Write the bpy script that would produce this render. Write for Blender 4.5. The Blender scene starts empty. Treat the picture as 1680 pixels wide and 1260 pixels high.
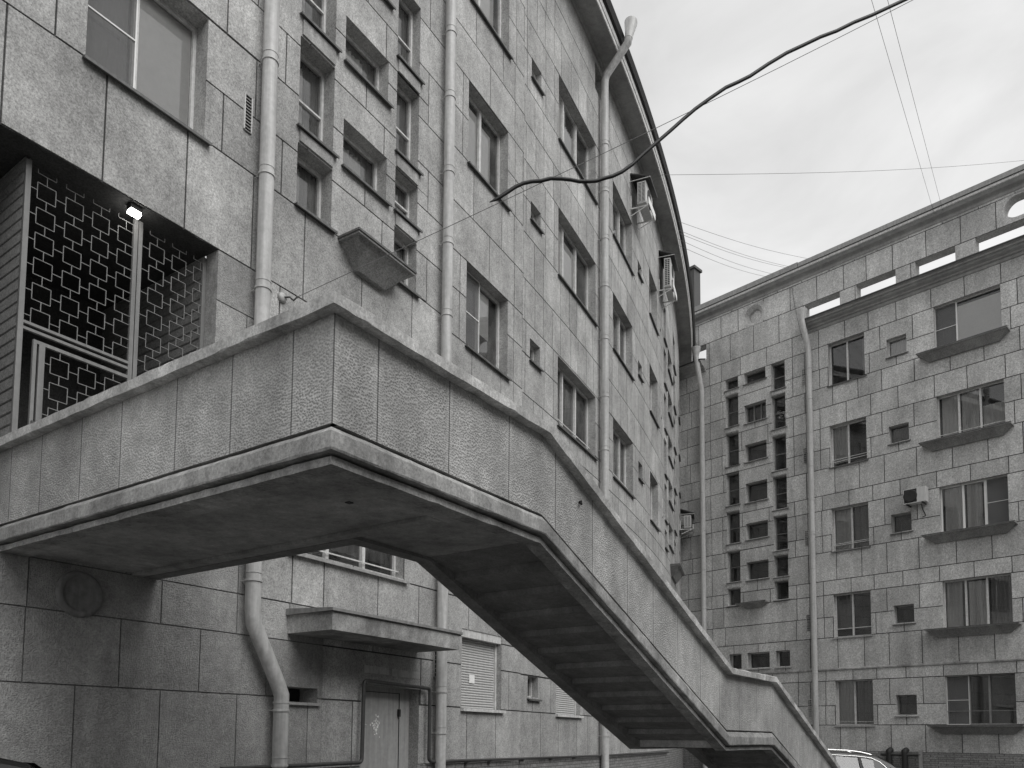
import bpy, math, random
from mathutils import Vector, Matrix
random.seed(7)
R = math.radians
S = 1.12            # metres per survey unit
EYE = 1.75          # camera height above the courtyard
scene = bpy.context.scene
C = scene.collection

# ------------------------------------------------------------------ camera
cam_d = bpy.data.cameras.new("camera")
cam = bpy.data.objects.new("camera", cam_d)
C.objects.link(cam)
scene.camera = cam
cam_d.sensor_width = 36.0
cam_d.lens = 1304.86 / 1680 * 36
cam_d.shift_y = (1110.33 - 630) / 1680
cam_d.clip_start = 0.05
cam_d.clip_end = 2000
pt, rl = R(4.2065), R(0.4669)
fwd = Vector((0, math.cos(pt), math.sin(pt)))
up0 = Vector((0, -math.sin(pt), math.cos(pt)))
rt0 = Vector((1, 0, 0))
rt = math.cos(rl) * rt0 + math.sin(rl) * up0
up = -math.sin(rl) * rt0 + math.cos(rl) * up0
M = Matrix(((rt.x, up.x, -fwd.x, 0), (rt.y, up.y, -fwd.y, 0), (rt.z, up.z, -fwd.z, EYE), (0, 0, 0, 1)))
cam.matrix_world = M

# ------------------------------------------------------------------ world and sun (overcast)
SUN_EL, SUN_AZ = 46, 136      # azimuth measured clockwise from +Y
world = bpy.data.worlds.new("World")
scene.world = world
world.use_nodes = True
nt = world.node_tree
nt.nodes.clear()
wo = nt.nodes.new('ShaderNodeOutputWorld')
bg = nt.nodes.new('ShaderNodeBackground')
sky = nt.nodes.new('ShaderNodeTexSky')
sky.sky_type = 'NISHITA'
sky.sun_disc = False
sky.sun_elevation = R(SUN_EL)
sky.sun_rotation = R(SUN_AZ)
sky.dust_density = 6
bw = nt.nodes.new('ShaderNodeRGBToBW')
tc = nt.nodes.new('ShaderNodeTexCoord')
mp = nt.nodes.new('ShaderNodeMapping')
mp.inputs['Scale'].default_value = (1, 1, 2.2)
ns = nt.nodes.new('ShaderNodeTexNoise')
ns.inputs['Scale'].default_value = 3.1
ns.inputs['Detail'].default_value = 7
ns.inputs['Roughness'].default_value = 0.55
ns.inputs['Distortion'].default_value = 0.4
cr = nt.nodes.new('ShaderNodeMapRange')      # cloud brightness
cr.inputs['From Min'].default_value = 0.3
cr.inputs['From Max'].default_value = 0.7
cr.inputs['To Min'].default_value = 6.4
cr.inputs['To Max'].default_value = 9.2
mx = nt.nodes.new('ShaderNodeMix')
mx.data_type = 'FLOAT'
mx.inputs['Factor'].default_value = 0.93     # cloud deck over clear sky
nt.links.new(tc.outputs['Generated'], mp.inputs['Vector'])
nt.links.new(mp.outputs['Vector'], ns.inputs['Vector'])
nt.links.new(ns.outputs['Fac'], cr.inputs['Value'])
nt.links.new(sky.outputs['Color'], bw.inputs['Color'])
nt.links.new(bw.outputs['Val'], mx.inputs['A'])
nt.links.new(cr.outputs['Result'], mx.inputs['B'])
nt.links.new(mx.outputs['Result'], bg.inputs['Color'])
bg.inputs['Strength'].default_value = 0.077
nt.links.new(bg.outputs['Background'], wo.inputs['Surface'])

sd = bpy.data.lights.new("sun", 'SUN')
sd.energy = 1.5
sd.angle = R(50)
sd.color = (1.0, 0.995, 0.985)
sun = bpy.data.objects.new("sun", sd)
C.objects.link(sun)
az, el = R(SUN_AZ), R(SUN_EL)
to_sun = Vector((math.sin(az) * math.cos(el), math.cos(az) * math.cos(el), math.sin(el)))
sun.rotation_euler = to_sun.to_track_quat('Z', 'Y').to_euler()
sun.location = (20, -5, 40)

vs = scene.view_settings
vs.view_transform = 'Standard'
vs.look = 'None'
vs.exposure = 0.5
vs.gamma = 1.0
vs.use_curve_mapping = False

# ------------------------------------------------------------------ materials
def g(v, warm=1.0):
    return (v * (1 + 0.004 * warm), v, v * (1 - 0.015 * warm), 1)

def new_mat(name):
    m = bpy.data.materials.new(name)
    m.use_nodes = True
    t = m.node_tree
    t.nodes.clear()
    o = t.nodes.new('ShaderNodeOutputMaterial')
    b = t.nodes.new('ShaderNodeBsdfPrincipled')
    t.links.new(b.outputs[0], o.inputs['Surface'])
    return m, t, b, o

def node(t, typ, **kw):
    n = t.nodes.new(typ)
    for k, v in kw.items():
        n.inputs[k.replace('_', ' ')].default_value = v
    return n

def mth(t, op, a, b=None, clamp=False):
    n = t.nodes.new('ShaderNodeMath')
    n.operation = op
    n.use_clamp = clamp
    for i, v in enumerate((a, b)):
        if v is None: continue
        if isinstance(v, (int, float)): n.inputs[i].default_value = v
        else: t.links.new(v, n.inputs[i])
    return n.outputs[0]

def rng(t, v, a, b, c, d):
    n = t.nodes.new('ShaderNodeMapRange')
    for i, x in zip(('From Min', 'From Max', 'To Min', 'To Max'), (a, b, c, d)): n.inputs[i].default_value = x
    t.links.new(v, n.inputs['Value'])
    return n.outputs[0]

def stone(name, base, grain=42, pit=0.0, pitscale=70, streak=0.25, bump=0.35, blotch=0.3, tone=True, panel=False, rough=0.9, graindepth=0.45, bdist=0.004):
    m, t, b, o = new_mat(name)
    geo = t.nodes.new('ShaderNodeNewGeometry')
    P = geo.outputs['Position']
    def nz(scale, detail=4, rough_=0.55, vec=P):
        n = node(t, 'ShaderNodeTexNoise', Scale=scale, Detail=detail, Roughness=rough_)
        t.links.new(vec, n.inputs['Vector'])
        return n.outputs['Fac']
    fine = nz(grain, 4, 0.85)
    mid = nz(9, 5, 0.65)
    big = nz(1.1, 4)
    mpn = t.nodes.new('ShaderNodeMapping')
    mpn.inputs['Scale'].default_value = (1.3, 1.3, 0.4) if panel else (2.0, 2.0, 0.3)
    t.links.new(P, mpn.inputs['Vector'])
    stk = nz(1.7, 5, 0.6, mpn.outputs[0])
    v = rng(t, fine, 0.34, 0.66, 1 - graindepth, 1 + graindepth)
    v = mth(t, 'MULTIPLY', v, rng(t, mid, 0.3, 0.7, 1 - blotch * 0.5, 1 + blotch * 0.5))
    v = mth(t, 'MULTIPLY', v, rng(t, big, 0.3, 0.7, 1 - blotch * 0.7, 1 + blotch * 0.5))
    v = mth(t, 'MULTIPLY', v, rng(t, stk, 0.35, 0.75, 1 + streak * 0.35, 1 - streak))
    hgt = mth(t, 'ADD', mth(t, 'MULTIPLY', fine, 0.6), mth(t, 'MULTIPLY', mid, 0.4))
    if pit > 0:
        vo = node(t, 'ShaderNodeTexVoronoi', Scale=pitscale, Randomness=0.85)
        if panel: vo.voronoi_dimensions = '2D'
        uvn = t.nodes.new('ShaderNodeUVMap') if panel else None
        wv = t.nodes.new('ShaderNodeVectorMath'); wv.operation = 'ADD'
        wn = node(t, 'ShaderNodeTexNoise', Scale=9.0, Detail=2); t.links.new(P, wn.inputs['Vector'])
        ws = t.nodes.new('ShaderNodeVectorMath'); ws.operation = 'SCALE'; ws.inputs['Scale'].default_value = 0.02
        t.links.new(wn.outputs['Color'], ws.inputs[0]); t.links.new(uvn.outputs[0] if panel else P, wv.inputs[0]); t.links.new(ws.outputs[0], wv.inputs[1])
        t.links.new(wv.outputs[0], vo.inputs['Vector'])
        pm = rng(t, vo.outputs['Distance'], 0.1, 0.62, 0, 1)
        dens = rng(t, nz(3.2, 2), 0.35, 0.65, 0.55, 1.0)
        pm = mth(t, 'MULTIPLY', pm, dens)
        hgt = mth(t, 'ADD', mth(t, 'MULTIPLY', hgt, 0.6), mth(t, 'MULTIPLY', pm, 1.6))
        v = mth(t, 'MULTIPLY', v, rng(t, pm, 0, 1, 1 - 0.45 * pit, 1 + 0.3 * pit))
    if panel:
        uv = t.nodes.new('ShaderNodeUVMap')
        sx = t.nodes.new('ShaderNodeSeparateXYZ')
        t.links.new(uv.outputs[0], sx.inputs[0])
        at = t.nodes.new('ShaderNodeAttribute'); at.attribute_name = 'pw'
        ap_ = t.nodes.new('ShaderNodeAttribute'); ap_.attribute_name = 'pa'
        lx = mth(t, 'SUBTRACT', sx.outputs[0], ap_.outputs['Fac'])
        d = mth(t, 'MINIMUM', lx, mth(t, 'SUBTRACT', at.outputs['Fac'], lx))
        edge = rng(t, d, 0.028, 0.042, 1, 0)
        wob = mth(t, 'ADD', sx.outputs[1], mth(t, 'MULTIPLY', nz(14, 2), 0.02))
        comb = mth(t, 'SINE', mth(t, 'MULTIPLY', wob, 360))
        comb = rng(t, comb, -1, 1, 0.75, 1.15)
        mixn = t.nodes.new('ShaderNodeMix'); mixn.data_type = 'FLOAT'
        t.links.new(edge, mixn.inputs['Factor']); t.links.new(hgt, mixn.inputs['A']); t.links.new(comb, mixn.inputs['B'])
        hgt = mixn.outputs['Result']
        line = rng(t, d, 0.004, 0.008, 0.3, 1)
        v = mth(t, 'MULTIPLY', v, line)
        v = mth(t, 'MULTIPLY', v, mth(t, 'ADD', 1.0, mth(t, 'MULTIPLY', edge, 0.06)))
    if tone:
        at2 = t.nodes.new('ShaderNodeAttribute'); at2.attribute_name = 'tone'
        v = mth(t, 'MULTIPLY', v, at2.outputs['Fac'])
    v = mth(t, 'MULTIPLY', v, base)
    cc = t.nodes.new('ShaderNodeCombineColor')
    t.links.new(mth(t, 'MULTIPLY', v, 1.004), cc.inputs[0])
    t.links.new(v, cc.inputs[1])
    t.links.new(mth(t, 'MULTIPLY', v, 0.984), cc.inputs[2])
    t.links.new(cc.outputs[0], b.inputs['Base Color'])
    b.inputs['Roughness'].default_value = rough
    b.inputs['Specular IOR Level'].default_value = 0.25
    bp = node(t, 'ShaderNodeBump', Strength=bump, Distance=bdist)
    t.links.new(hgt, bp.inputs['Height'])
    t.links.new(bp.outputs[0], b.inputs['Normal'])
    return m

def paint(name, base, rough=0.5, var=0.2, scale=14, metal=0.0, streak=0.2, bump=0.1, spec=0.4):
    m, t, b, o = new_mat(name)
    geo = t.nodes.new('ShaderNodeNewGeometry')
    n1 = node(t, 'ShaderNodeTexNoise', Scale=scale, Detail=6, Roughness=0.65)
    t.links.new(geo.outputs['Position'], n1.inputs['Vector'])
    mpn = t.nodes.new('ShaderNodeMapping'); mpn.inputs['Scale'].default_value = (9, 9, 0.6)
    t.links.new(geo.outputs['Position'], mpn.inputs['Vector'])
    n2 = node(t, 'ShaderNodeTexNoise', Scale=2.0, Detail=4)
    t.links.new(mpn.outputs[0], n2.inputs['Vector'])
    v = mth(t, 'MULTIPLY', rng(t, n1.outputs['Fac'], 0.3, 0.7, 1 - var, 1 + var), rng(t, n2.outputs['Fac'], 0.35, 0.7, 1 + streak * 0.3, 1 - streak))
    v = mth(t, 'MULTIPLY', v, base)
    cc = t.nodes.new('ShaderNodeCombineColor')
    t.links.new(mth(t, 'MULTIPLY', v, 1.003), cc.inputs[0]); t.links.new(v, cc.inputs[1]); t.links.new(mth(t, 'MULTIPLY', v, 0.985), cc.inputs[2])
    t.links.new(cc.outputs[0], b.inputs['Base Color'])
    b.inputs['Roughness'].default_value = rough
    b.inputs['Metallic'].default_value = metal
    b.inputs['Specular IOR Level'].default_value = spec
    bp = node(t, 'ShaderNodeBump', Strength=bump, Distance=0.003)
    t.links.new(n1.outputs['Fac'], bp.inputs['Height'])
    t.links.new(bp.outputs[0], b.inputs['Normal'])
    return m

def glass(name, tint=0.75, rough=0.015, dust_hi=0.2):
    m = bpy.data.materials.new(name); m.use_nodes = True
    t = m.node_tree; t.nodes.clear()
    o = t.nodes.new('ShaderNodeOutputMaterial')
    tr = t.nodes.new('ShaderNodeBsdfTransparent'); tr.inputs[0].default_value = (tint, tint, tint, 1)
    gl = t.nodes.new('ShaderNodeBsdfGlossy'); gl.inputs['Roughness'].default_value = rough; gl.inputs[0].default_value = (0.9, 0.9, 0.9, 1)
    geo = t.nodes.new('ShaderNodeNewGeometry')
    n1 = node(t, 'ShaderNodeTexNoise', Scale=1.3, Detail=2)
    t.links.new(geo.outputs['Position'], n1.inputs['Vector'])
    bp = node(t, 'ShaderNodeBump', Strength=0.03, Distance=0.02)
    t.links.new(n1.outputs['Fac'], bp.inputs['Height'])
    t.links.new(bp.outputs[0], gl.inputs['Normal'])
    fr = node(t, 'ShaderNodeFresnel', IOR=1.75)
    mxs = t.nodes.new('ShaderNodeMixShader')
    t.links.new(mth(t, 'ADD', fr.outputs[0], 0.03, True), mxs.inputs[0])
    t.links.new(tr.outputs[0], mxs.inputs[1]); t.links.new(gl.outputs[0], mxs.inputs[2])
    df = t.nodes.new('ShaderNodeBsdfDiffuse'); df.inputs[0].default_value = (0.5, 0.5, 0.49, 1)
    n2 = node(t, 'ShaderNodeTexNoise', Scale=2.2, Detail=6, Roughness=0.6)
    t.links.new(geo.outputs['Position'], n2.inputs['Vector'])
    dust = t.nodes.new('ShaderNodeMixShader')
    t.links.new(rng(t, n2.outputs['Fac'], 0.35, 0.7, min(0.01, dust_hi), dust_hi), dust.inputs[0])
    t.links.new(mxs.outputs[0], dust.inputs[1]); t.links.new(df.outputs[0], dust.inputs[2])
    t.links.new(dust.outputs[0], o.inputs['Surface'])
    return m

def brick_mat(name, base):
    m, t, b, o = new_mat(name)
    uv = t.nodes.new('ShaderNodeUVMap')
    br = node(t, 'ShaderNodeTexBrick', Scale=1.0)
    br.inputs['Brick Width'].default_value = 0.26; br.inputs['Row Height'].default_value = 0.075
    br.inputs['Mortar Size'].default_value = 0.006
    br.inputs['Color1'].default_value = g(base); br.inputs['Color2'].default_value = g(base * 0.72); br.inputs['Mortar'].default_value = g(base * 0.35)
    t.links.new(uv.outputs[0], br.inputs['Vector'])
    geo = t.nodes.new('ShaderNodeNewGeometry')
    n1 = node(t, 'ShaderNodeTexNoise', Scale=22, Detail=5); t.links.new(geo.outputs['Position'], n1.inputs['Vector'])
    mm = t.nodes.new('ShaderNodeMix'); mm.data_type = 'RGBA'; mm.blend_type = 'MULTIPLY'; mm.inputs['Factor'].default_value = 1
    cc = t.nodes.new('ShaderNodeCombineColor'); q = rng(t, n1.outputs['Fac'], 0.3, 0.7, 0.6, 1.2)
    for i in range(3): t.links.new(q, cc.inputs[i])
    t.links.new(br.outputs['Color'], mm.inputs['A']); t.links.new(cc.outputs[0], mm.inputs['B'])
    t.links.new(mm.outputs['Result'], b.inputs['Base Color'])
    b.inputs['Roughness'].default_value = 0.85
    bp = node(t, 'ShaderNodeBump', Strength=0.6, Distance=0.006)
    t.links.new(br.outputs['Fac'], bp.inputs['Height']); bp.invert = True
    t.links.new(bp.outputs[0], b.inputs['Normal'])
    return m

MAT = {
    'stone': stone('cast_stone', 0.41, blotch=0.34, streak=0.2, graindepth=0.46, bump=0.6, grain=44),
    'stone_far': stone('cast_stone_courtyard', 0.54, blotch=0.24, streak=0.2, graindepth=0.42, grain=22),
    'plinth': stone('hammered_plinth_stone', 0.36, pit=0.35, pitscale=62, blotch=0.3, graindepth=0.24, bump=0.7, bdist=0.006),
    'panel': stone('hammered_parapet_stone', 0.46, pit=0.42, pitscale=50, blotch=0.3, streak=0.32, graindepth=0.24, bump=0.6, panel=True, bdist=0.006, tone=True, grain=70),
    'band': stone('cast_band_stone', 0.37, blotch=0.5, streak=0.45, graindepth=0.32, tone=False),
    'coping': stone('weathered_coping_stone', 0.58, blotch=0.35, streak=0.5, graindepth=0.32, tone=False),
    'soffit': stone('stained_soffit_concrete', 0.42, blotch=0.5, streak=0.2, graindepth=0.2, tone=False),
    'step_mat': stone('dark_step_concrete', 0.25, blotch=0.35, streak=0.2, graindepth=0.2, tone=False),
    'net': None,
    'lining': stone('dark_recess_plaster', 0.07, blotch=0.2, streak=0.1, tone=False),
    'vent_mat': paint('rusty_vent', 0.24, 0.8),
    'ribs': stone('ribbed_dark_wall', 0.27, blotch=0.2, streak=0.1, tone=False),
    'cornice': stone('cornice_render', 0.36, blotch=0.25, streak=0.2, graindepth=0.15, tone=False),
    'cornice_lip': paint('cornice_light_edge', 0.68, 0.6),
    'tin_dark': paint('dark_roof_tin', 0.035, 0.5, metal=0.0),
    'tin': paint('zinc_flashing', 0.26, 0.5),
    'pipe': paint('painted_drainpipe', 0.52, 0.45, var=0.13, streak=0.25),
    'pipe_far': paint('drainpipe_grey', 0.55, 0.5, var=0.12),
    'frame': paint('old_window_frame', 0.64, 0.6),
    'frame_white': paint('white_window_frame', 0.85, 0.4, var=0.04, streak=0.05),
    'frame_dark': paint('brown_window_frame', 0.24, 0.5),
    'glass': glass('window_glass', 0.88, dust_hi=0.16),
    'glass_far': glass('window_glass_courtyard', 0.85, dust_hi=0.05),
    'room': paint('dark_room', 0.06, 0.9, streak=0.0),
    'curtain': paint('net_curtain', 0.72, 0.9, var=0.08, streak=0.0),
    'curtain_pale': paint('pale_blind', 0.85, 0.9, var=0.04, streak=0.0),
    'curtain_dark': paint('grey_curtain', 0.26, 0.9, var=0.15, streak=0.0),
    'sill': paint('window_sill_tin', 0.13, 0.5),
    'sill_light': paint('pale_sill_tin', 0.35, 0.5),
    'tray': stone('window_ledge_concrete', 0.32, tone=False, blotch=0.3),
    'shutter': paint('roller_shutter', 0.55, 0.5, var=0.06, streak=0.1),
    'lattice_paint': paint('thin_lattice_paint', 0.22, 0.5),
    'screen': paint('screen_bar_paint', 0.22, 0.5, var=0.1),
    'door': paint('steel_door', 0.38, 0.45, var=0.12),
    'black': paint('black_rubber', 0.012, 0.5, var=0.1, streak=0.0),
    'steel': paint('grey_gas_pipe', 0.07, 0.4),
    'wire': paint('wire_grey', 0.12, 0.6, streak=0),
    'ac': paint('air_conditioner_casing', 0.62, 0.45, var=0.05, streak=0.1),
    'ac_dark': paint('air_conditioner_grille', 0.03, 0.6),
    'hood': paint('hood_tin', 0.07, 0.5),
    'chrome': paint('chrome_trim', 0.95, 0.2, var=0.02, metal=1.0, streak=0, bump=0, spec=0.9),
    'carpaint': paint('dark_grey_car_paint', 0.09, 0.3, var=0.02, streak=0, bump=0, spec=0.4),
    'carpaint2': paint('black_car_paint', 0.02, 0.12, var=0.02, streak=0, bump=0, spec=0.7),
    'carglass': glass('car_glass', 0.35, rough=0.08, dust_hi=0.005),
    'tyre': paint('tyre_rubber', 0.02, 0.8),
    'rim': paint('wheel_rim', 0.35, 0.3, metal=0.6),
    'paper': paint('paper_note', 0.9, 0.8, streak=0, var=0.1),
    'sign': paint('door_sign_plate', 0.45, 0.6),
    'brick': brick_mat('pale_facing_brick', 0.33),
    'asphalt': stone('asphalt', 0.10, grain=60, tone=False, streak=0),
    'porcelain': paint('porcelain', 0.45, 0.3),
}
m = bpy.data.materials.new('insect_net'); m.use_nodes = True; t = m.node_tree; t.nodes.clear()
o = t.nodes.new('ShaderNodeOutputMaterial'); tr_ = t.nodes.new('ShaderNodeBsdfTransparent'); df_ = t.nodes.new('ShaderNodeBsdfDiffuse'); df_.inputs[0].default_value = (0.2, 0.2, 0.2, 1)
ms_ = t.nodes.new('ShaderNodeMixShader'); ms_.inputs[0].default_value = 0.55
t.links.new(tr_.outputs[0], ms_.inputs[1]); t.links.new(df_.outputs[0], ms_.inputs[2]); t.links.new(ms_.outputs[0], o.inputs['Surface'])
MAT['net'] = m
m, t, b, o = new_mat('lit_lamp')
b.inputs['Emission Color'].default_value = (1, 0.98, 0.94, 1); b.inputs['Emission Strength'].default_value = 14
MAT['lamp'] = m
m, t, b, o = new_mat('dim_lamp')
b.inputs['Emission Color'].default_value = (1, 0.98, 0.94, 1); b.inputs['Emission Strength'].default_value = 2.2
MAT['lamp_dim'] = m

# ------------------------------------------------------------------ mesh builder
class MB:
    def __init__(s): s.v = []; s.f = []; s.t = []; s.uv = {}; s.pw = {}; s.sm = []
    def face(s, pts, tone=1.0, uv=None, pw=None, smooth=False):
        i = len(s.v); s.v += [tuple(p) for p in pts]; s.f.append(tuple(range(i, i + len(pts)))); s.t.append(tone); s.sm.append(smooth)
        if uv: s.uv[len(s.f) - 1] = uv
        if pw is not None: s.pw[len(s.f) - 1] = pw
    def grid(s, rows, tone=1.0, closed=False, smooth=True):
        i0 = len(s.v); n = len(rows[0])
        for r in rows: s.v += [tuple(p) for p in r]
        for a in range(len(rows) - 1):
            for c in range(n if closed else n - 1):
                d = (c + 1) % n
                s.f.append((i0 + a * n + c, i0 + a * n + d, i0 + (a + 1) * n + d, i0 + (a + 1) * n + c)); s.t.append(tone); s.sm.append(smooth)
    def build(s, name, mat, parent=None, label=None):
        o3 = origin(parent)
        me = bpy.data.meshes.new(name)
        me.from_pydata([(x - o3[0], y - o3[1], z - o3[2]) for x, y, z in s.v], [], s.f)
        at = me.attributes.new('tone', 'FLOAT', 'FACE'); at.data.foreach_set('value', s.t)
        if s.pw:
            ap = me.attributes.new('pw', 'FLOAT', 'FACE'); ap.data.foreach_set('value', [s.pw.get(i, (1.0, 0))[0] for i in range(len(s.f))])
            ap = me.attributes.new('pa', 'FLOAT', 'FACE'); ap.data.foreach_set('value', [s.pw.get(i, (1.0, 0))[1] for i in range(len(s.f))])
        if s.uv:
            ul = me.uv_layers.new(name='UVMap')
            for i, poly in enumerate(me.polygons):
                q = s.uv.get(i)
                if q:
                    for li, c in zip(poly.loop_indices, q): ul.data[li].uv = c
        me.polygons.foreach_set('use_smooth', s.sm)
        me.materials.append(MAT[mat] if isinstance(mat, str) else mat)
        me.update()
        ob = bpy.data.objects.new(name, me); C.objects.link(ob)
        if parent is not None: ob.parent = parent
        if label: ob['label'] = label
        return ob
ORI = {}
def origin(p):
    while p is not None:
        if p in ORI_KEYS: return ORI[p.name]
        p = p.parent
    return (0, 0, 0)
ORI_KEYS = []
def thing(name, loc, label, cat, group=None):
    o_ = bpy.data.objects.new(name, None); C.objects.link(o_); o_.location = loc
    o_.empty_display_size = 0.3
    o_['label'] = label; o_['category'] = cat
    if group: o_['group'] = group
    ORI_KEYS.append(o_); ORI[o_.name] = tuple(loc)
    return o_
def single(mb, name, mat, loc, label, cat, group=None, kind=None):
    mb.v = [(x - loc[0], y - loc[1], z - loc[2]) for x, y, z in mb.v]
    ob = mb.build(name, mat, None)
    ob.location = loc
    if kind: ob['kind'] = kind
    if label: ob['label'] = label
    if cat: ob['category'] = cat
    if group: ob['group'] = group
    return ob

# ------------------------------------------------------------------ survey surfaces (u, outward offset, height above eye) -> metres
C0, C1, RA, OFF, STEP = -58.501, 45.323, 66.675, 0.048, -33.17
def A(s, e, h):
    r = RA + e + (OFF if s < STEP else 0.0)
    a = s / RA
    return ((C0 + r * math.cos(a)) * S, (C1 + r * math.sin(a)) * S, EYE + h * S)
BP = (10.717, 26.8); BD = (0.69867, -0.71545); BN = (-0.71545, -0.69867)
def B(w, e, h):
    return ((BP[0] + BD[0] * w + BN[0] * e) * S, (BP[1] + BD[1] * w + BN[1] * e) * S, EYE + h * S)
K = (-0.997, 4.247); th = R(34.3)
D = (math.sin(th), math.cos(th)); NR = (math.cos(th), -math.sin(th)); NL = (-D[0], -D[1])
def L(t_, o_, h):     # t along the stair, o outward of its outer face
    return ((K[0] + D[0] * t_ + NR[0] * o_) * S, (K[1] + D[1] * t_ + NR[1] * o_) * S, EYE + h * S)
GH = -EYE / S

def slab(mb, f, s0, s1, e0, e1, h0, h1, seg=0.5, tone=1.0, skip=''):
    """box between s0..s1, e0..e1, h0..h1 on surface f, split along s; skip any of b(ack) l r"""
    n = max(1, int(math.ceil(abs(s1 - s0) / seg)))
    ss = [s0 + (s1 - s0) * i / n for i in range(n + 1)]
    for a, c in zip(ss[:-1], ss[1:]):
        mb.face([f(a, e1, h0), f(c, e1, h0), f(c, e1, h1), f(a, e1, h1)], tone)
        if 'b' not in skip: mb.face([f(a, e0, h0), f(a, e0, h1), f(c, e0, h1), f(c, e0, h0)], tone)
        mb.face([f(a, e0, h1), f(a, e1, h1), f(c, e1, h1), f(c, e0, h1)], tone)
        mb.face([f(a, e0, h0), f(c, e0, h0), f(c, e1, h0), f(a, e1, h0)], tone)
    mb.face([f(s0, e0, h0), f(s0, e1, h0), f(s0, e1, h1), f(s0, e0, h1)], tone)
    mb.face([f(s1, e0, h0), f(s1, e0, h1), f(s1, e1, h1), f(s1, e1, h0)], tone)

def extrude(mb, f, s0, s1, prof, seg=0.5, tone=1.0, caps=True):
    """closed profile [(e,h)..] swept along s"""
    n = max(1, int(math.ceil(abs(s1 - s0) / seg)))
    for i in range(n):
        a = s0 + (s1 - s0) * i / n; c = s0 + (s1 - s0) * (i + 1) / n
        for (e0, h0), (e1, h1) in zip(prof, prof[1:] + prof[:1]):
            mb.face([f(a, e0, h0), f(c, e0, h0), f(c, e1, h1), f(a, e1, h1)], tone)
    if caps:
        mb.face([f(s0, e, h) for e, h in prof], tone); mb.face([f(s1, e, h) for e, h in reversed(prof)], tone)

def tube(mb, pts, r, n=10, caps=True, tone=1.0):
    pts = [Vector(p) for p in pts]
    rr = r if isinstance(r, (list, tuple)) else [r] * len(pts)
    rows = []
    prev = None
    for i, p in enumerate(pts):
        if i == 0: d = pts[1] - p
        elif i == len(pts) - 1: d = p - pts[i - 1]
        else: d = (pts[i + 1] - p).normalized() + (p - pts[i - 1]).normalized()
        d.normalize()
        a = prev if prev is not None else (Vector((1, 0, 0)) if abs(d.x) < 0.9 else Vector((0, 1, 0)))
        x = (a - d * a.dot(d)); x.normalize(); y = d.cross(x); prev = x
        k = 1.0
        if 0 < i < len(pts) - 1:
            c = (pts[i + 1] - p).normalized().dot(d); k = 1 / max(0.6, c)
        rows.append([p + (x * math.cos(q) + y * math.sin(q)) * rr[i] * (1 if k == 1 else 1.0 * (k ** 0.5)) for q in [2 * math.pi * j / n for j in range(n)]])
    mb.grid(rows, tone, closed=True)
    if caps:
        mb.face(rows[0][::-1], tone); mb.face(rows[-1], tone)

def box3(mb, c, sx, sy, sz, tone=1.0, bev=0):
    x0, x1, y0, y1, z0, z1 = c[0] - sx / 2, c[0] + sx / 2, c[1] - sy / 2, c[1] + sy / 2, c[2] - sz / 2, c[2] + sz / 2
    P = [(x0, y0, z0), (x1, y0, z0), (x1, y1, z0), (x0, y1, z0), (x0, y0, z1), (x1, y0, z1), (x1, y1, z1), (x0, y1, z1)]
    for q in ((0, 3, 2, 1), (4, 5, 6, 7), (0, 1, 5, 4), (1, 2, 6, 5), (2, 3, 7, 6), (3, 0, 4, 7)): mb.face([P[i] for i in q], tone)

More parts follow.
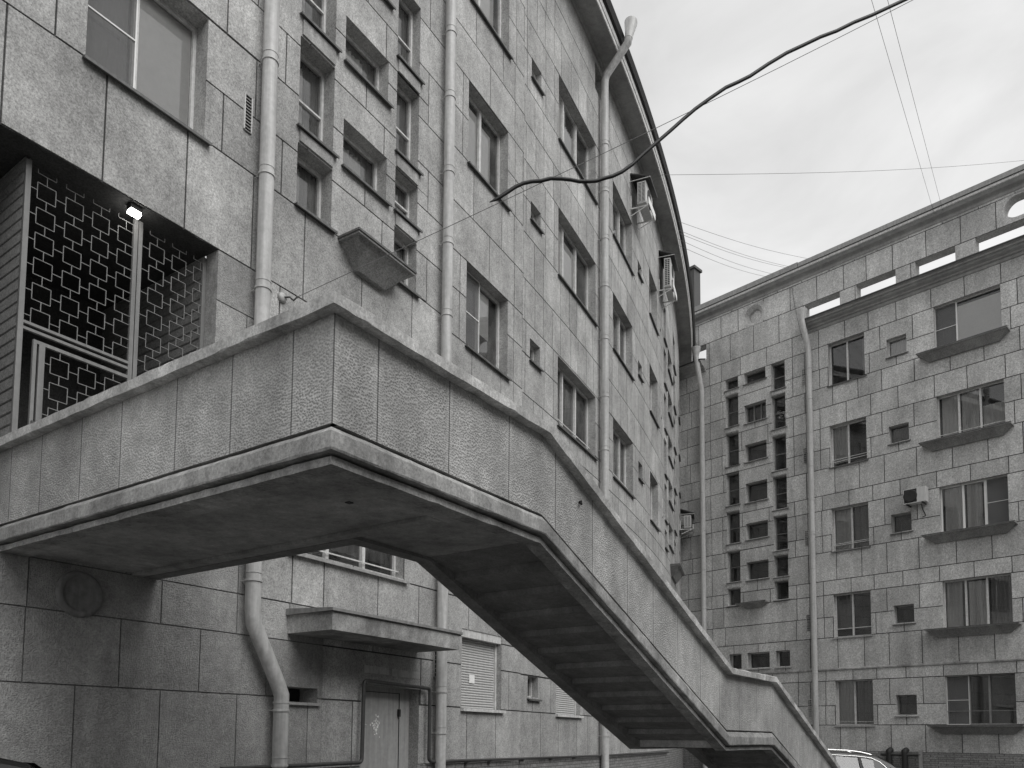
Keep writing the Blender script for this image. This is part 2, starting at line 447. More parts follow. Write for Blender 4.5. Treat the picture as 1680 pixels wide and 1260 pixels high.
# ------------------------------------------------------------------ facade with openings and individually cut blocks
def masonry(mb, f, s0, s1, h0, h1, courses, ops, gd=0.012, gap=0.019, seg=0.6, mortar=0.18, depths=None, plain=()):
    sb = sorted(set([s0, s1] + [x for o_ in ops for x in o_[:2] if s0 < x < s1]))
    full = []
    for a, c in zip(sb[:-1], sb[1:]):
        n = max(1, int(math.ceil((c - a) / seg)))
        full += [a + (c - a) * i / n for i in range(n)]
    full.append(s1)
    hb = sorted(set([h0, h1] + [x for o_ in ops for x in o_[2:4] if h0 < x < h1]))
    for a, c in zip(full[:-1], full[1:]):
        sm = (a + c) / 2
        for p, q in zip(hb[:-1], hb[1:]):
            hm = (p + q) / 2
            if any(o_[0] < sm < o_[1] and o_[2] < hm < o_[3] for o_ in ops): continue
            mb.face([f(a, 0, p), f(c, 0, p), f(c, 0, q), f(a, 0, q)], mortar)
    # reveals
    for o_ in ops:
        d = o_[4] if len(o_) > 4 else 0.2
        a, c, p, q = o_[:4]
        if d <= 0: continue
        n = max(1, int(math.ceil((c - a) / seg)))
        xs = [a + (c - a) * i / n for i in range(n + 1)]
        for x, y in zip(xs[:-1], xs[1:]):
            mb.face([f(x, 0, q), f(y, 0, q), f(y, -d, q), f(x, -d, q)], 0.9)
            mb.face([f(x, 0, p), f(x, -d, p), f(y, -d, p), f(y, 0, p)], 0.9)
        mb.face([f(a, 0, p), f(a, 0, q), f(a, -d, q), f(a, -d, p)], 0.95)
        mb.face([f(c, 0, p), f(c, -d, p), f(c, -d, q), f(c, 0, q)], 0.95)
    # blocks
    for (p, q, js, jit) in courses:
        js = [x + random.uniform(-.018, .018) for x in js]; jit = jit * 1.35
        js = [s0] + sorted(x for x in js if s0 < x < s1) + [s1]
        for a, c in zip(js[:-1], js[1:]):
            tone = 1 + random.uniform(-1, 1) * jit
            rects = [(a + gap / 2 if a > s0 else a, c - gap / 2 if c < s1 else c, p + gap / 2, q - gap / 2)]
            for o_ in ops:
                nr = []
                for (x0, x1, y0, y1) in rects:
                    X0, X1, Y0, Y1 = max(x0, o_[0]), min(x1, o_[1]), max(y0, o_[2]), min(y1, o_[3])
                    if X0 >= X1 - 1e-6 or Y0 >= Y1 - 1e-6: nr.append((x0, x1, y0, y1)); continue
                    if Y0 > y0 + 1e-4: nr.append((x0, x1, y0, Y0))
                    if Y1 < y1 - 1e-4: nr.append((x0, x1, Y1, y1))
                    if X0 > x0 + 1e-4: nr.append((x0, X0, Y0, Y1))
                    if X1 < x1 - 1e-4: nr.append((X1, x1, Y0, Y1))
                rects = nr
            for (x0, x1, y0, y1) in rects:
                if x1 - x0 < 0.02 or y1 - y0 < 0.02: continue
                n = max(1, int(math.ceil((x1 - x0) / 0.75))) if f is A else 1
                xs = [x0 + (x1 - x0) * i / n for i in range(n + 1)]
                for u, v in zip(xs[:-1], xs[1:]):
                    mb.face([f(u, gd, y0), f(v, gd, y0), f(v, gd, y1), f(u, gd, y1)], tone)
                    mb.face([f(u, gd, y1), f(v, gd, y1), f(v, 0, y1), f(u, 0, y1)], tone)
                    mb.face([f(u, gd, y0), f(u, 0, y0), f(v, 0, y0), f(v, gd, y0)], tone)
                mb.face([f(x0, gd, y0), f(x0, gd, y1), f(x0, 0, y1), f(x0, 0, y0)], tone)
                mb.face([f(x1, gd, y0), f(x1, 0, y0), f(x1, 0, y1), f(x1, gd, y1)], tone)

def window(root, f, s0, s1, h0, h1, d=0.2, lights=(0.5,), transom=None, fm='frame', curtain=None, sill='sill', rail=None, fw=0.035, low=None, room=True, screen=None, deep=0.7):
    """window set in an opening: frame (part) > pane, curtain, room, sill"""
    F = MB()
    W = s1 - s0
    def bar(a, c, p, q, e0=-d - 0.035, e1=-d + 0.025): slab(F, f, a, c, e0, e1, p, q, seg=5)
    bar(s0, s1, h1 - fw, h1); bar(s0, s1, h0, h0 + fw)
    bar(s0, s0 + fw, h0 + fw, h1 - fw); bar(s1 - fw, s1, h0 + fw, h1 - fw)
    for i, l_ in enumerate(lights):
        x = s0 + W * l_
        bar(x - fw * 0.8, x + fw * 0.8, h0 + fw, h1 - fw, -d - 0.03, -d + 0.03)
    if transom:
        bar(s0 + fw, s1 - fw, h0 + (h1 - h0) * transom - 0.012, h0 + (h1 - h0) * transom + 0.012, -d - 0.02, -d + 0.02)
    if low:
        a, c, hh = low
        bar(s0 + W * a + fw, s0 + W * c - fw, h0 + hh, h0 + hh + 0.025, -d - 0.02, -d + 0.02)
    if rail:
        for r_ in rail:
            slab(F, f, s0, s1, -d + 0.06, -d + 0.075, h0 + r_, h0 + r_ + 0.016, seg=5)
    w_ = F.build('window', fm, root)
    G = MB(); G.face([f(s0, -d - 0.01, h0), f(s1, -d - 0.01, h0), f(s1, -d - 0.01, h1), f(s0, -d - 0.01, h1)]); G.build('pane', 'glass' if f is A else 'glass_far', w_)
    if screen is not None:
        a, c = screen
        Q = MB(); x0, x1 = s0 + W * a, s0 + W * c
        for (u, v, p, q) in ((x0, x1, h0, h0 + 0.014), (x0, x1, h1 - 0.014, h1), (x0, x0 + 0.014, h0, h1), (x1 - 0.014, x1, h0, h1), (x0, x1, (h0 + h1) / 2 - 0.007, (h0 + h1) / 2 + 0.007)):
            slab(Q, f, u, v, -d + 0.035, -d + 0.05, p, q, seg=5)
        Q.build('insect_screen', 'frame_white', w_)
        Q = MB(); Q.face([f(x0, -d + .04, h0), f(x1, -d + .04, h0), f(x1, -d + .04, h1), f(x0, -d + .04, h1)]); Q.build('insect_net', 'net', w_)
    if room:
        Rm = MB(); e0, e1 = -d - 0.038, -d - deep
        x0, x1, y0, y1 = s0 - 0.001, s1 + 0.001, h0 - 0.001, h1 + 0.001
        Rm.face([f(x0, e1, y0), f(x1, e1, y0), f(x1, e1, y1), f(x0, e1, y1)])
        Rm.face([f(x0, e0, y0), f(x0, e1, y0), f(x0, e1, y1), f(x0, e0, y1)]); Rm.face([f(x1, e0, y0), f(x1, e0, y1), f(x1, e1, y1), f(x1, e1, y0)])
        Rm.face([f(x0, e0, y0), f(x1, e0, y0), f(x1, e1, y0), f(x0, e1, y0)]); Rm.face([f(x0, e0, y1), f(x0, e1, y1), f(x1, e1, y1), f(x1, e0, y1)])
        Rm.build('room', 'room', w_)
    for cu in (curtain or []):
        a, c, top, bot, cm = cu
        Cm = MB(); n = 26; x0, x1 = s0 + W * a, s0 + W * c
        p0, p1 = h0 + (h1 - h0) * bot, h0 + (h1 - h0) * top
        amp = 0.0 if cm == 'curtain_pale' else 0.018
        cd_ = 0.022 if cm == 'curtain_pale' else 0.09
        ph = random.random() * 6
        rows = []
        for k in range(3):
            rows.append([f(x0 + (x1 - x0) * i / n, -d - cd_ + amp * math.sin(i * 1.9 + ph) + amp * 0.6 * math.sin(i * 0.83 + k), p0 + (p1 - p0) * k / 2) for i in range(n + 1)])
        Cm.grid(rows); Cm.build('curtain', cm, w_)
    if sill:
        Sl = MB(); extrude(Sl, f, s0 - 0.03, s1 + 0.06, [(-d, h0 - 0.002), (0.07, h0 - 0.035), (0.07, h0 - 0.065), (0.055, h0 - 0.065), (0.055, h0 - 0.045), (-d, h0 - 0.03)], seg=2)
        Sl.build('sill', sill, w_)
    return w_

# ================================================================== SETTING
gm = MB(); gm.face([(-300, -300, 0), (300, -300, 0), (300, 300, 0), (-300, 300, 0)])
single(gm, 'ground', 'asphalt', (0, 0, 0), None, None, kind='structure')

# ================================================================== BUILDING A (curved wing, left)
bA = thing('apartment_building', A(-35, 0, GH), 'curved stone block apartment building on the left with small stairwell windows and a wide eave', 'building')
A0, A1 = -43.6, -13.2
ops = []      # (s0,s1,h0,h1,depth)
wins = []     # deferred window calls
def opA(s0, s1, h0, h1, d=0.2, **k):
    ops.append((s0, s1, h0, h1, d))
    if k.pop('nowin', False): return
    wins.append((s0, s1, h0, h1, d, k))
CP, CN, CD = 'curtain_pale', 'curtain', 'curtain_dark'
# column a: wide window over the entrance recess
opA(-40.95, -39.72, 6.19, 7.52, 0.22, lights=(0.46,), curtain=[(0.47, 0.97, 0.97, 0.0, CP), (0.0, 0.44, 1, 0, CN)], screen=(0.0, 0.46), deep=1.0)
opA(-40.95, -39.72, 9.15, 10.5, 0.22, lights=(0.46,))
opA(-43.3, -42.1, 6.19, 7.52, 0.22, lights=(0.46,))
# stairwell bay 1
for h0, h1 in ((8.31, 8.31),): pass
for (h0, h1, tr) in ((6.22, 6.97, None), (7.20, 8.31, 0.45), (8.60, 9.75, 0.45), (10.0, 11.1, 0.45), (11.35, 12.5, 0.45)):
    opA(-38.49, -37.93, h0, h1, 0.2, lights=(), transom=tr, curtain=[(0, 0.55, .92, 0, CN), (.55, 1, 1, 0, CD)])
for (h0, h1) in ((7.16, 7.77), (8.56, 9.16), (10.0, 10.6), (11.45, 12.05), (12.9, 13.5)):
    opA(-37.76, -36.94, h0, h1, 0.18, lights=(), curtain=[(0, 0.75, .85, 0, CN), (.75, 1, 1, 0, CD)])
for (h0, h1, tr) in ((6.2, 6.92, None), (7.17, 7.76, 0.45), (8.02, 9.14, 0.45), (9.4, 10.49, 0.45), (10.8, 11.9, 0.45), (12.2, 13.3, 0.45)):
    opA(-36.76, -36.27, h0, h1, 0.16, lights=(), transom=tr, curtain=[(0, .5, .95, 0, CN), (.5, 1, 1, 0, CD)])
# column b
opA(-35.01, -33.76, 11.76, 13.13, 0.18, lights=(0.42,), curtain=[(0.5, 0.85, 1, 0, CP)])
opA(-35.01, -33.76, 8.99, 10.34, 0.18, lights=(0.48,), curtain=[(0.0, 0.45, 0.9, 0, CP), (0.52, 0.8, 0.85, 0, CP)])
opA(-35.01, -33.72, 6.02, 7.36, 0.18, lights=(0.47,), fm='frame', curtain=[(0.5, 0.78, 0.95, 0.4, CP)], screen=(0, 0.47))
opA(-35.01, -33.76, 3.2, 4.55, 0.18, lights=(0.48,))
# column c small
for h0, h1 in ((12.13, 12.5), (9.39, 9.72), (6.74, 7.13), (3.75, 4.15), (0.67, 1.03)):
    opA(-32.81, -32.4, h0, h1, 0.14, lights=(), fw=0.025, sill='sill')
# column d
for h0, h1, cu in ((11.78, 13.1, [(0.0, 0.4, 1, 0, CP), (0.42, 0.7, .8, 0, CN)]), (8.99, 10.36, [(0.02, 0.33, 1, 0, CP), (0.36, 0.62, 0.85, 0, CP)]), (5.98, 7.33, [(0.05, 0.3, 1, 0, CD), (0.36, 0.7, 0.95, 0, CD)]), (3.2, 4.55, None)):
    opA(-31.6, -29.52 if h0 < 3 else -29.5, h0, h1, 0.19, lights=(0.3, 0.64), curtain=cu, rail=(0.22,) if 5 < h0 < 7 else None)
# column e
for h0, h1 in ((11.8, 13.12), (9.03, 10.38), (5.98, 7.34), (3.2, 4.55)):
    opA(-28.25, -26.5, h0, h1, 0.19, lights=(0.3, 0.66), curtain=[(0.3, 0.6, 0.9, 0, CN), (.66, 1, 1, 0, CD)], rail=(0.2,) if 5 < h0 < 7 else None)
# column f small
for h0, h1 in ((12.18, 12.52), (9.42, 9.79), (6.67, 7.1), (3.75, 4.15)):
    opA(-25.9, -25.45, h0, h1, 0.14, lights=(), fw=0.025)
# column g
for h0, h1 in ((11.82, 13.14), (9.02, 10.36), (5.95, 7.3), (3.2, 4.55)):
    opA(-24.45, -23.2, h0, h1, 0.19, lights=(0.5,), curtain=[(0, 1, 1, .2, CD)])
# stairwell bay 2 and bay 3 (far end)
for i in range(5):
    b0 = 6.6 + i * 1.43
    opA(-21.95, -21.4, b0, b0 + 1.12, 0.18, lights=(), transom=0.5)
    opA(-19.3, -18.55, b0 + 0.35, b0 + 1.45, 0.18, lights=(), transom=0.5)
opA(-21.95, -21.4, 5.75, 6.3, 0.18, lights=())
opA(-19.3, -18.55, 5.75, 6.6, 0.18, lights=())
for i in range(5):
    b0 = 6.05 + i * 1.43
    opA(-21.0, -19.8, b0, b0 + 0.72, 0.18, lights=())
for i in range(5):
    opA(-16.6, -15.9, 6.2 + i * 1.43, 6.85 + i * 1.43, 0.15, lights=())
# attic slit, ground floor shutters and slots
opA(-29.54, -29.0, 14.42, 15.05, 0.3, lights=(), sill=None)
opA(-35.01, -33.83, 0.40, 1.60, 0.15, nowin=True)
opA(-31.62, -30.4, 0.40, 1.60, 0.15, nowin=True)
opA(-28.0, -26.8, 0.40, 1.60, 0.15, lights=(0.5,))
opA(-38.45, -36.42, 2.10, 2.78, 0.16, lights=(0.36, 0.68), fm='frame', curtain=[(0, .3, 1, 0, CD), (.4, .95, 1, .3, CD)], rail=(0.1,), sill='sill_light')
opA(-38.60, -37.95, 0.36, 0.53, 0.3, nowin=True)
opA(-37.20, -36.04, GH, 0.62, 0.17, nowin=True)
opA(-43.3, -39.50, 1.66, 5.10, 0.0, nowin=True)

def js(*a): return list(a)
rb_ = [-34.35, -33.52, -33.02, -32.6, -32.25, -31.84, -31.47, -30.96, -30.55, -30.07, -29.65, -28.9, -28.35, -27.6, -27.0, -26.3, -25.7, -25.1, -24.3, -23.6, -22.9, -22.2, -21.4, -20.4, -19.4, -18.4, -17.4, -16.5, -15.6, -14.7]
rc_ = [-34.83, -33.95, -33.52, -33.07, -32.65, -32.28, -31.5, -31.02, -30.62, -30.14, -29.7, -29.1, -28.3, -27.8, -27.1, -26.6, -25.9, -25.3, -24.7, -24.0, -23.2, -22.6, -21.8, -20.8, -19.8, -18.9, -17.9, -16.9, -16.0, -15.1]
left1 = [-42.4, -41.59, -40.75, -39.89, -39.09, -38.34, -37.35, -36.35, -35.62]
left2 = [-42.9, -42.0, -41.2, -40.3, -39.50, -38.70, -38.0, -37.0, -36.04, -35.62]
wr = [-35.61, -35.18, -33.5, -33.2, -32.98, -32.2, -31.8, -29.3, -28.5, -26.2, -25.2, -24.7, -22.9, -22.3, -21.2, -19.5, -18.3, -17.2, -15.4]
LV = [5.10, 5.55, 6.02, 6.76, 7.36, 8.13, 8.99, 9.66, 10.35, 11.08, 11.78, 12.47, 13.12, 13.88, 14.5, 15.22]
LVl = [5.10, 6.18, 6.84, 7.54, 8.17, 8.85, 9.66, 10.35, 11.08, 11.78, 12.47, 13.12, 13.88, 14.5, 15.22]
mA = MB()
upL = []; upR = []
for i in range(len(LVl) - 1):
    upL.append((LVl[i], LVl[i + 1], left1 if i % 2 == 0 else left2, 0.10))
for i in range(len(LV) - 1):
    k = i % 4
    upR.append((LV[i], LV[i + 1], {0: rc_, 1: rc_, 2: wr, 3: wr}[0 if LV[i] in (5.10, 5.55, 8.13, 11.08) else (1 if LV[i] in (7.36, 10.35, 13.12) else 2)] if LV[i] not in (7.36, 10.35, 13.12) else rb_, 0.10))
def clip(ops_, a, c, p, q):
    r_ = []
    for o_ in ops_:
        x0, x1, y0, y1 = max(a, o_[0]), min(c, o_[1]), max(p, o_[2]), min(q, o_[3])
        if x0 < x1 - 1e-6 and y0 < y1 - 1e-6: r_.append((x0, x1, y0, y1, -1))
    return r_
MID = -35.62
masonry(mA, A, A0, MID, 5.10, 15.22, upL, clip(ops, A0, MID, 5.1, 15.22))
masonry(mA, A, MID, STEP - 0.0005, 5.10, 15.22, upR, clip(ops, MID, STEP, 5.1, 15.22))
masonry(mA, A, STEP + 0.0005, A1, 5.10, 15.22, upR, clip(ops, STEP, A1, 5.1, 15.22))
mA.face([A(STEP - .0005, 0, 5.1), A(STEP - .0005, 0, 15.2), A(STEP + .0005, 0, 15.2), A(STEP + .0005, 0, 5.1)], 0.9)
# middle zone 1.48 .. 5.10
LVm = [1.48, 2.06, 2.78, 3.25, 3.93, 4.55, 5.10]
mid = [(LVm[i], LVm[i + 1], [[-43, -41.5, -40.35, -39.13, -38.38, -37.88, -36.93, -36.08, -35.6, -34.83], [-43, -41.5, -40.0, -38.7, -37.4, -36.42, -35.5]][i % 2] + [x for x in (rb_ if i % 2 else rc_) if x > -34.5], 0.10) for i in range(len(LVm) - 1)]
masonry(mA, A, -38.92, STEP - 0.0005, 1.48, 5.10, mid, clip(ops, -38.92, STEP, 1.48, 5.1))
masonry(mA, A, STEP + 0.0005, A1, 1.48, 5.10, mid, clip(ops, STEP, A1, 1.48, 5.1))
# every reveal of the facade
def reveals(mb, f, oplist, near=0.0, sg=0.6):
    for (a, c, p, q, d) in oplist:
        if d <= 0: continue
        n = max(1, int(math.ceil((c - a) / sg))); xs = [a + (c - a) * i / n for i in range(n + 1)]
        for x, y in zip(xs[:-1], xs[1:]):
            mb.face([f(x, near, q), f(y, near, q), f(y, -d - .04, q), f(x, -d - .04, q)], 0.95)
            mb.face([f(x, near, p), f(x, -d - .04, p), f(y, -d - .04, p), f(y, near, p)], 0.95)
        mb.face([f(a, near, p), f(a, near, q), f(a, -d - .04, q), f(a, -d - .04, p)], 0.95)
        mb.face([f(c, near, p), f(c, -d - .04, p), f(c, -d - .04, q), f(c, near, q)], 0.95)
reveals(mA, A, ops)
# lintel blocks proud between stairwell windows
mA.build('wall', 'stone', bA)
# plinth zone
LVp = [GH, -1.15, -0.41, 0.41, 1.05, 1.48]
pl = MB()
plc = [(LVp[0], LVp[1], [-42, -41, -40, -39, -38], 0.1), (LVp[1], LVp[2], [-42.3, -41.3, -40.3, -39.4, -38.3], 0.1), (LVp[2], LVp[3], [-42.4, -41.6, -40.77, -39.96, -39.1, -38.1, -37.37], 0.12), (LVp[3], LVp[4], [-42.0, -41.2, -40.38, -39.54, -38.70, -37.87], 0.12), (LVp[4], LVp[5], [-42.5, -41.2, -39.97, -39.13, -38.4, -37.4], 0.1)]
masonry(pl, A, A0, -37.88, GH, 1.48, plc, clip(ops, A0, -37.88, GH, 1.48), gap=0.013, gd=0.009, mortar=0.45)
masonry(pl, A, A0, -38.92, 1.48, 5.10, mid, clip(ops, A0, -38.92, 1.48, 5.1), gap=0.013, gd=0.009, mortar=0.45)
pl.build('rough_plinth', 'plinth', bA)
pr = MB()
prc = [(-0.41, 0.41, [-37.37, -35.65, -34.86, -34.01, -33.12, -32.29, -31.52, -30.6, -30.0, -29.4, -28.6, -27.7, -26.8, -25.9], 0.08), (0.41, 1.05, [-36.0, -35.61, -33.56, -32.6, -31.87, -30.2, -29.2, -28.2, -26.6, -25.6], 0.08), (1.05, 1.48, [-37.0, -35.5, -33.12, -32.0, -30.3, -29.0, -28.1, -27.0, -26], 0.08)]
masonry(pr, A, -37.88, STEP - .0005, -0.41, 1.48, prc, clip(ops, -37.88, STEP, -0.41, 1.48))
masonry(pr, A, STEP + .0005, A1, -0.41, 1.48, prc, clip(ops, STEP, A1, -0.41, 1.48))
pr.build('ground_floor_wall', 'stone', bA)
bk = MB()
for (a, c) in ((-36.04, A1),):
    n = int((c - a) / 0.6)
    for i in range(n):
        x, y = a + (c - a) * i / n, a + (c - a) * (i + 1) / n
        bk.face([A(x, 0.04, GH), A(y, 0.04, GH), A(y, 0.04, -0.41), A(x, 0.04, -0.41)], uv=[(x * S, 0), (y * S, 0), (y * S, (-.41 - GH) * S), (x * S, (-.41 - GH) * S)])
        bk.face([A(x, 0.04, -0.41), A(y, 0.04, -0.41), A(y, 0.0, -0.41), A(x, 0.0, -0.41)])
bk.build('brick_plinth', 'brick', bA)
bk = MB()
bk.face([A(-37.88, 0, GH), A(-37.2, 0, GH), A(-37.2, 0, -0.41), A(-37.88, 0, -0.41)], uv=[(0, 0), (.7, 0), (.7, 1.3), (0, 1.3)])
bk.build('painted_plinth', 'stone', bA)

for (s0, s1, h0, h1, d, k) in wins:
    dd = dict(lights=(0.5,)); dd.update(k)
    window(bA, A, s0, s1, h0, h1, d, **dd)
# stone aprons of the stairwell windows (thin raised lintels below each sill)
for (a, c, p, q_) in [(-38.47, -37.94, 6.99, 7.13), (-38.47, -37.94, 8.33, 8.53), (-36.75, -36.28, 6.94, 7.10), (-36.75, -36.28, 7.78, 7.95), (-36.75, -36.28, 9.16, 9.33)]:
    ap = MB(); slab(ap, A, a, c, 0, 0.035, p, q_); ap.build('lintel', 'band', bA)
# cornice
co = MB()
extrude(co, A, A0, A1, [(0, 15.18), (0.06, 15.18), (0.07, 15.24), (0.48, 15.24), (0.48, 15.5), (-0.3, 15.5), (-0.3, 15.3), (0, 15.3)], seg=0.5)
cor = co.build('cornice', 'cornice', bA)
lp = MB()
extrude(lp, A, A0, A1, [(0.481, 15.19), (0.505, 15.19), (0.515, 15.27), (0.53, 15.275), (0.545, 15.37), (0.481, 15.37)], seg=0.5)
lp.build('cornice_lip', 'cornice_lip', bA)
rf = MB()
extrude(rf, A, A0, A1, [(0.481, 15.372), (0.60, 15.40), (0.655, 15.50), (0.64, 15.56), (0.3, 15.62), (-3.5, 16.0), (-3.5, 15.4), (0.4, 15.502)], seg=0.5)
rf.build('roof', 'tin_dark', bA)
# vents
def grille(root, f, s0, s1, h0, h1, n=11, mat='black', fr='frame'):
    gmb = MB(); slab(gmb, f, s0, s1, 0.0, 0.014, h0, h1); v_ = gmb.build('wall_vent', mat, root)
    q = MB(); slab(q, f, s0 - .012, s0, 0, .03, h0, h1); slab(q, f, s1, s1 + .012, 0, .03, h0, h1)
    for i in range(n + 1):
        hh = h0 + (h1 - h0) * i / n
        extrude(q, f, s0, s1, [(0.012, hh), (0.03, hh - 0.012), (0.034, hh - 0.006), (0.012, hh + 0.008)], seg=5)
    q.build('louvre', fr, v_)
grille(bA, A, -39.24, -39.16, 6.62, 7.03)
grille(bA, A, -35.71, -35.59, 0.82, 1.19, n=6, fr='stone')
grille(bA, A, -22.7, -22.58, 12.2, 12.67); grille(bA, A, -22.6, -22.5, 9.52, 10.02); grille(bA, A, -22.42, -22.32, 6.55, 7.07)
# window ledge tray under stair bay 1 and bay 2
def tray(root, f, s0, s1, h, e=0.32, inset=0.3, drop=0.3, mat='tray', thick=0.05):
    q = MB()
    slab(q, f, s0, s1, 0.0, e, h, h + thick, seg=0.7)
    top = [(s0 + .04, 0), (s1 - .04, 0), (s1 - .04, e - .04), (s0 + .04, e - .04)]
    bot = [(s0 + inset, 0), (s1 - inset, 0), (s1 - inset, e * 0.25), (s0 + inset, e * 0.25)]
    T = [f(x, y, h - .001) for x, y in top]; Bm = [f(x, y, h - drop) for x, y in bot]
    for i in range(4):
        j = (i + 1) % 4
        if i == 0: continue
        q.face([Bm[i], Bm[j], T[j], T[i]])
    q.face(Bm)
    t_ = q.build('window_ledge', mat, root)
    r_ = MB(); slab(r_, f, s0 - .015, s1 + .015, e + .0, e + .016, h + thick * .55, h + thick * 1.1, seg=0.7)
    slab(r_, f, s0 - .016, s0 - .001, 0, e, h + thick * .55, h + thick * 1.1)
    r_.build('ledge_flashing', 'sill', t_)
tray(bA, A, -37.80, -36.72, 6.12, e=0.36, inset=0.28, drop=0.26)
tray(bA, A, -20.7, -18.9, 5.42, e=0.3, inset=0.3, drop=0.3)
# ground floor openings of building A
def plate(mb, f, s0, s1, e, h0, h1, tone=1.0): mb.face([f(s0, e, h0), f(s1, e, h0), f(s1, e, h1), f(s0, e, h1)], tone)
for s0, s1 in ((-35.01, -33.83), (-31.62, -30.4)):
    q = MB(); n = 30
    for i in range(n):
        p0 = 0.40 + 1.2 * i / n; p1 = 0.40 + 1.2 * (i + 1) / n
        extrude(q, A, s0 + .04, s1 - .04, [(-.13, p0), (-.112, p0 + .006), (-.108, (p0 + p1) / 2), (-.115, p1 - .004), (-.13, p1)], seg=5, caps=False)
    sh = q.build('roller_shutter', 'shutter', bA)
    q = MB(); slab(q, A, s0, s0 + .04, -.15, -.08, .40, 1.6); slab(q, A, s1 - .04, s1, -.15, -.08, .40, 1.6)
    slab(q, A, s0, s1, -.15, .0, 1.48, 1.6); slab(q, A, s0 - .02, s1 + .06, -.15, .07, .355, .40)
    q.build('shutter_frame', 'frame', sh)
q = MB(); slab(q, A, -34.62, -34.47, -.107, -.1, 0.80, 0.93); q.build('paper_notice', 'paper', sh)
q = MB(); plate(q, A, -38.60, -37.95, -0.29, 0.36, 0.53); q.build('cellar_slot', 'black', bA)
q = MB(); extrude(q, A, -38.62, -37.92, [(-.1, .36), (.05, .345), (.05, .325), (-.1, .33)], seg=5); q.build('slot_sill', 'sill_light', bA)
# entrance door
q = MB(); slab(q, A, -37.20, -36.04, -.20, -.16, GH + .05, 0.62); plate(q, A, -37.2, -36.04, -.158, GH, 0.62)
dr = q.build('entrance_door', 'door', bA)
q = MB()
slab(q, A, -37.075, -37.067, -.158, -.15, GH, .56); slab(q, A, -36.27, -36.262, -.158, -.15, GH, .56); slab(q, A, -37.07, -36.27, -.158, -.15, .55, .558)
q.build('door_gap', 'black', dr)
q = MB(); slab(q, A, -37.05, -37.02, -.158, -.11, -.34, -.20); slab(q, A, -36.30, -36.27, -.158, -.12, .24, .34); q.build('door_handle', 'ac_dark', dr)
q = MB()
slab(q, A, -37.165, -37.11, -.158, -.145, -0.12, 0.20); it = q.build('intercom_panel', 'steel', dr)
q = MB()
for hh in (-.08, -.03, 0.04, 0.08, .13): slab(q, A, -37.155, -37.12, -.145, -.14, hh - .015, hh + .015)
q.build('intercom_button', 'black', it)
q = MB(); rr_ = random.Random(3)
def blot(x, h, w, hh):
    n = 7; pts = []
    for i in range(n):
        a = 2 * math.pi * i / n; k = rr_.uniform(.55, 1.1)
        pts.append(A(x + w * k * math.cos(a), -.1515, h + hh * k * math.sin(a)))
    q.face(pts)
for i in range(46):
    blot(-36.74 + rr_.gauss(0, .04), 0.12 + rr_.gauss(0, .065), rr_.uniform(.006, .018), rr_.uniform(.006, .024))
for i in range(9): blot(-37.03 + i * .014, 0.125 + rr_.uniform(-.003, .003), .007, .004)
for i in range(6): blot(-37.03 + rr_.uniform(-.004, .004), 0.13 + i * .014, .004, .007)
blot(-37.03, 0.22, .008, .006); blot(-37.02, 0.04, .008, .006)
q.build('poster_remains', 'paper', dr)
q = MB()
slab(q, A, -37.17, -36.70, 0, .02, .775, .87); slab(q, A, -36.64, -36.04, 0, .02, .765, .86)
q.build('door_sign', 'sign', bA)
# canopy over the door
q = MB()
slab(q, A, -38.43, -36.10, 0.0, 0.72, 1.13, 1.335, seg=0.8); cn = q.build('door_canopy', 'band', bA)
q = MB(); extrude(q, A, -38.46, -36.06, [(0, 1.41), (0.75, 1.37), (0.75, 1.337), (0.0, 1.337)], seg=0.8); q.build('canopy_flashing', 'tin', cn)
# round vent below the landing
def lathe(mb, f, s, h, prof, n=28, tone=1.0):
    rows = [[f(s + r_ * math.cos(2 * math.pi * j / n), e, h + r_ * math.sin(2 * math.pi * j / n)) for j in range(n)] for r_, e in prof]
    mb.grid(rows, tone, closed=True)
q = MB(); lathe(q, A, -40.77, 1.22, [(0.21, 0.014), (0.20, .04), (.16, .05), (.15, .03), (.12, .02), (.001, .02)]); q.build('round_vent', 'vent_mat', bA)

# ------------------------------------------------------------------ entrance recess behind the landing
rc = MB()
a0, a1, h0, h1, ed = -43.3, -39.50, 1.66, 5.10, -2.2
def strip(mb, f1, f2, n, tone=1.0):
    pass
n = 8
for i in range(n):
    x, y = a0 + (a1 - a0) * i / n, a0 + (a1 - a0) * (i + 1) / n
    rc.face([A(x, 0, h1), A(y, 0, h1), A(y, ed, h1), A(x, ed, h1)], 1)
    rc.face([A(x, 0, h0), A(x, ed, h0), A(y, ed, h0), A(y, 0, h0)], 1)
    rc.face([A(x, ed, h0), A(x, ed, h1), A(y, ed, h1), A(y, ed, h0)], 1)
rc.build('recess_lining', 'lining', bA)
jm = MB(); jm.face([A(a1, 0, h0), A(a1, 0, h1), A(a1, -.2, h1), A(a1, -.2, h0)]); jm.build('recess_jamb', 'band', bA); jm = MB(); jm.face([A(a0, 0, h0), A(a0, 0, h1), A(a0, -.2, h1), A(a0, -.2, h0)])
jm.build('recess_jamb', 'band', bA)
rbm = MB()
def ribwall(x, side, e0, e1):
    hh = h0; pr_ = []
    k = 0
    while hh < h1 - 1e-6:
        nh = min(h1, hh + 0.11)
        dx = side * 0.02
        rbm.face([A(x + dx, e0, hh + .012), A(x + dx, e1, hh + .012), A(x + dx, e1, nh - .012), A(x + dx, e0, nh - .012)])
        rbm.face([A(x + dx, e0, nh - .012), A(x + dx, e1, nh - .012), A(x, e1, nh), A(x, e0, nh)])
        rbm.face([A(x + dx, e0, hh + .012), A(x + dx, e1, hh + .012), A(x, e1, hh), A(x, e0, hh)])
        hh = nh
ribwall(a1 + 0.0, -1, -.2, ed)
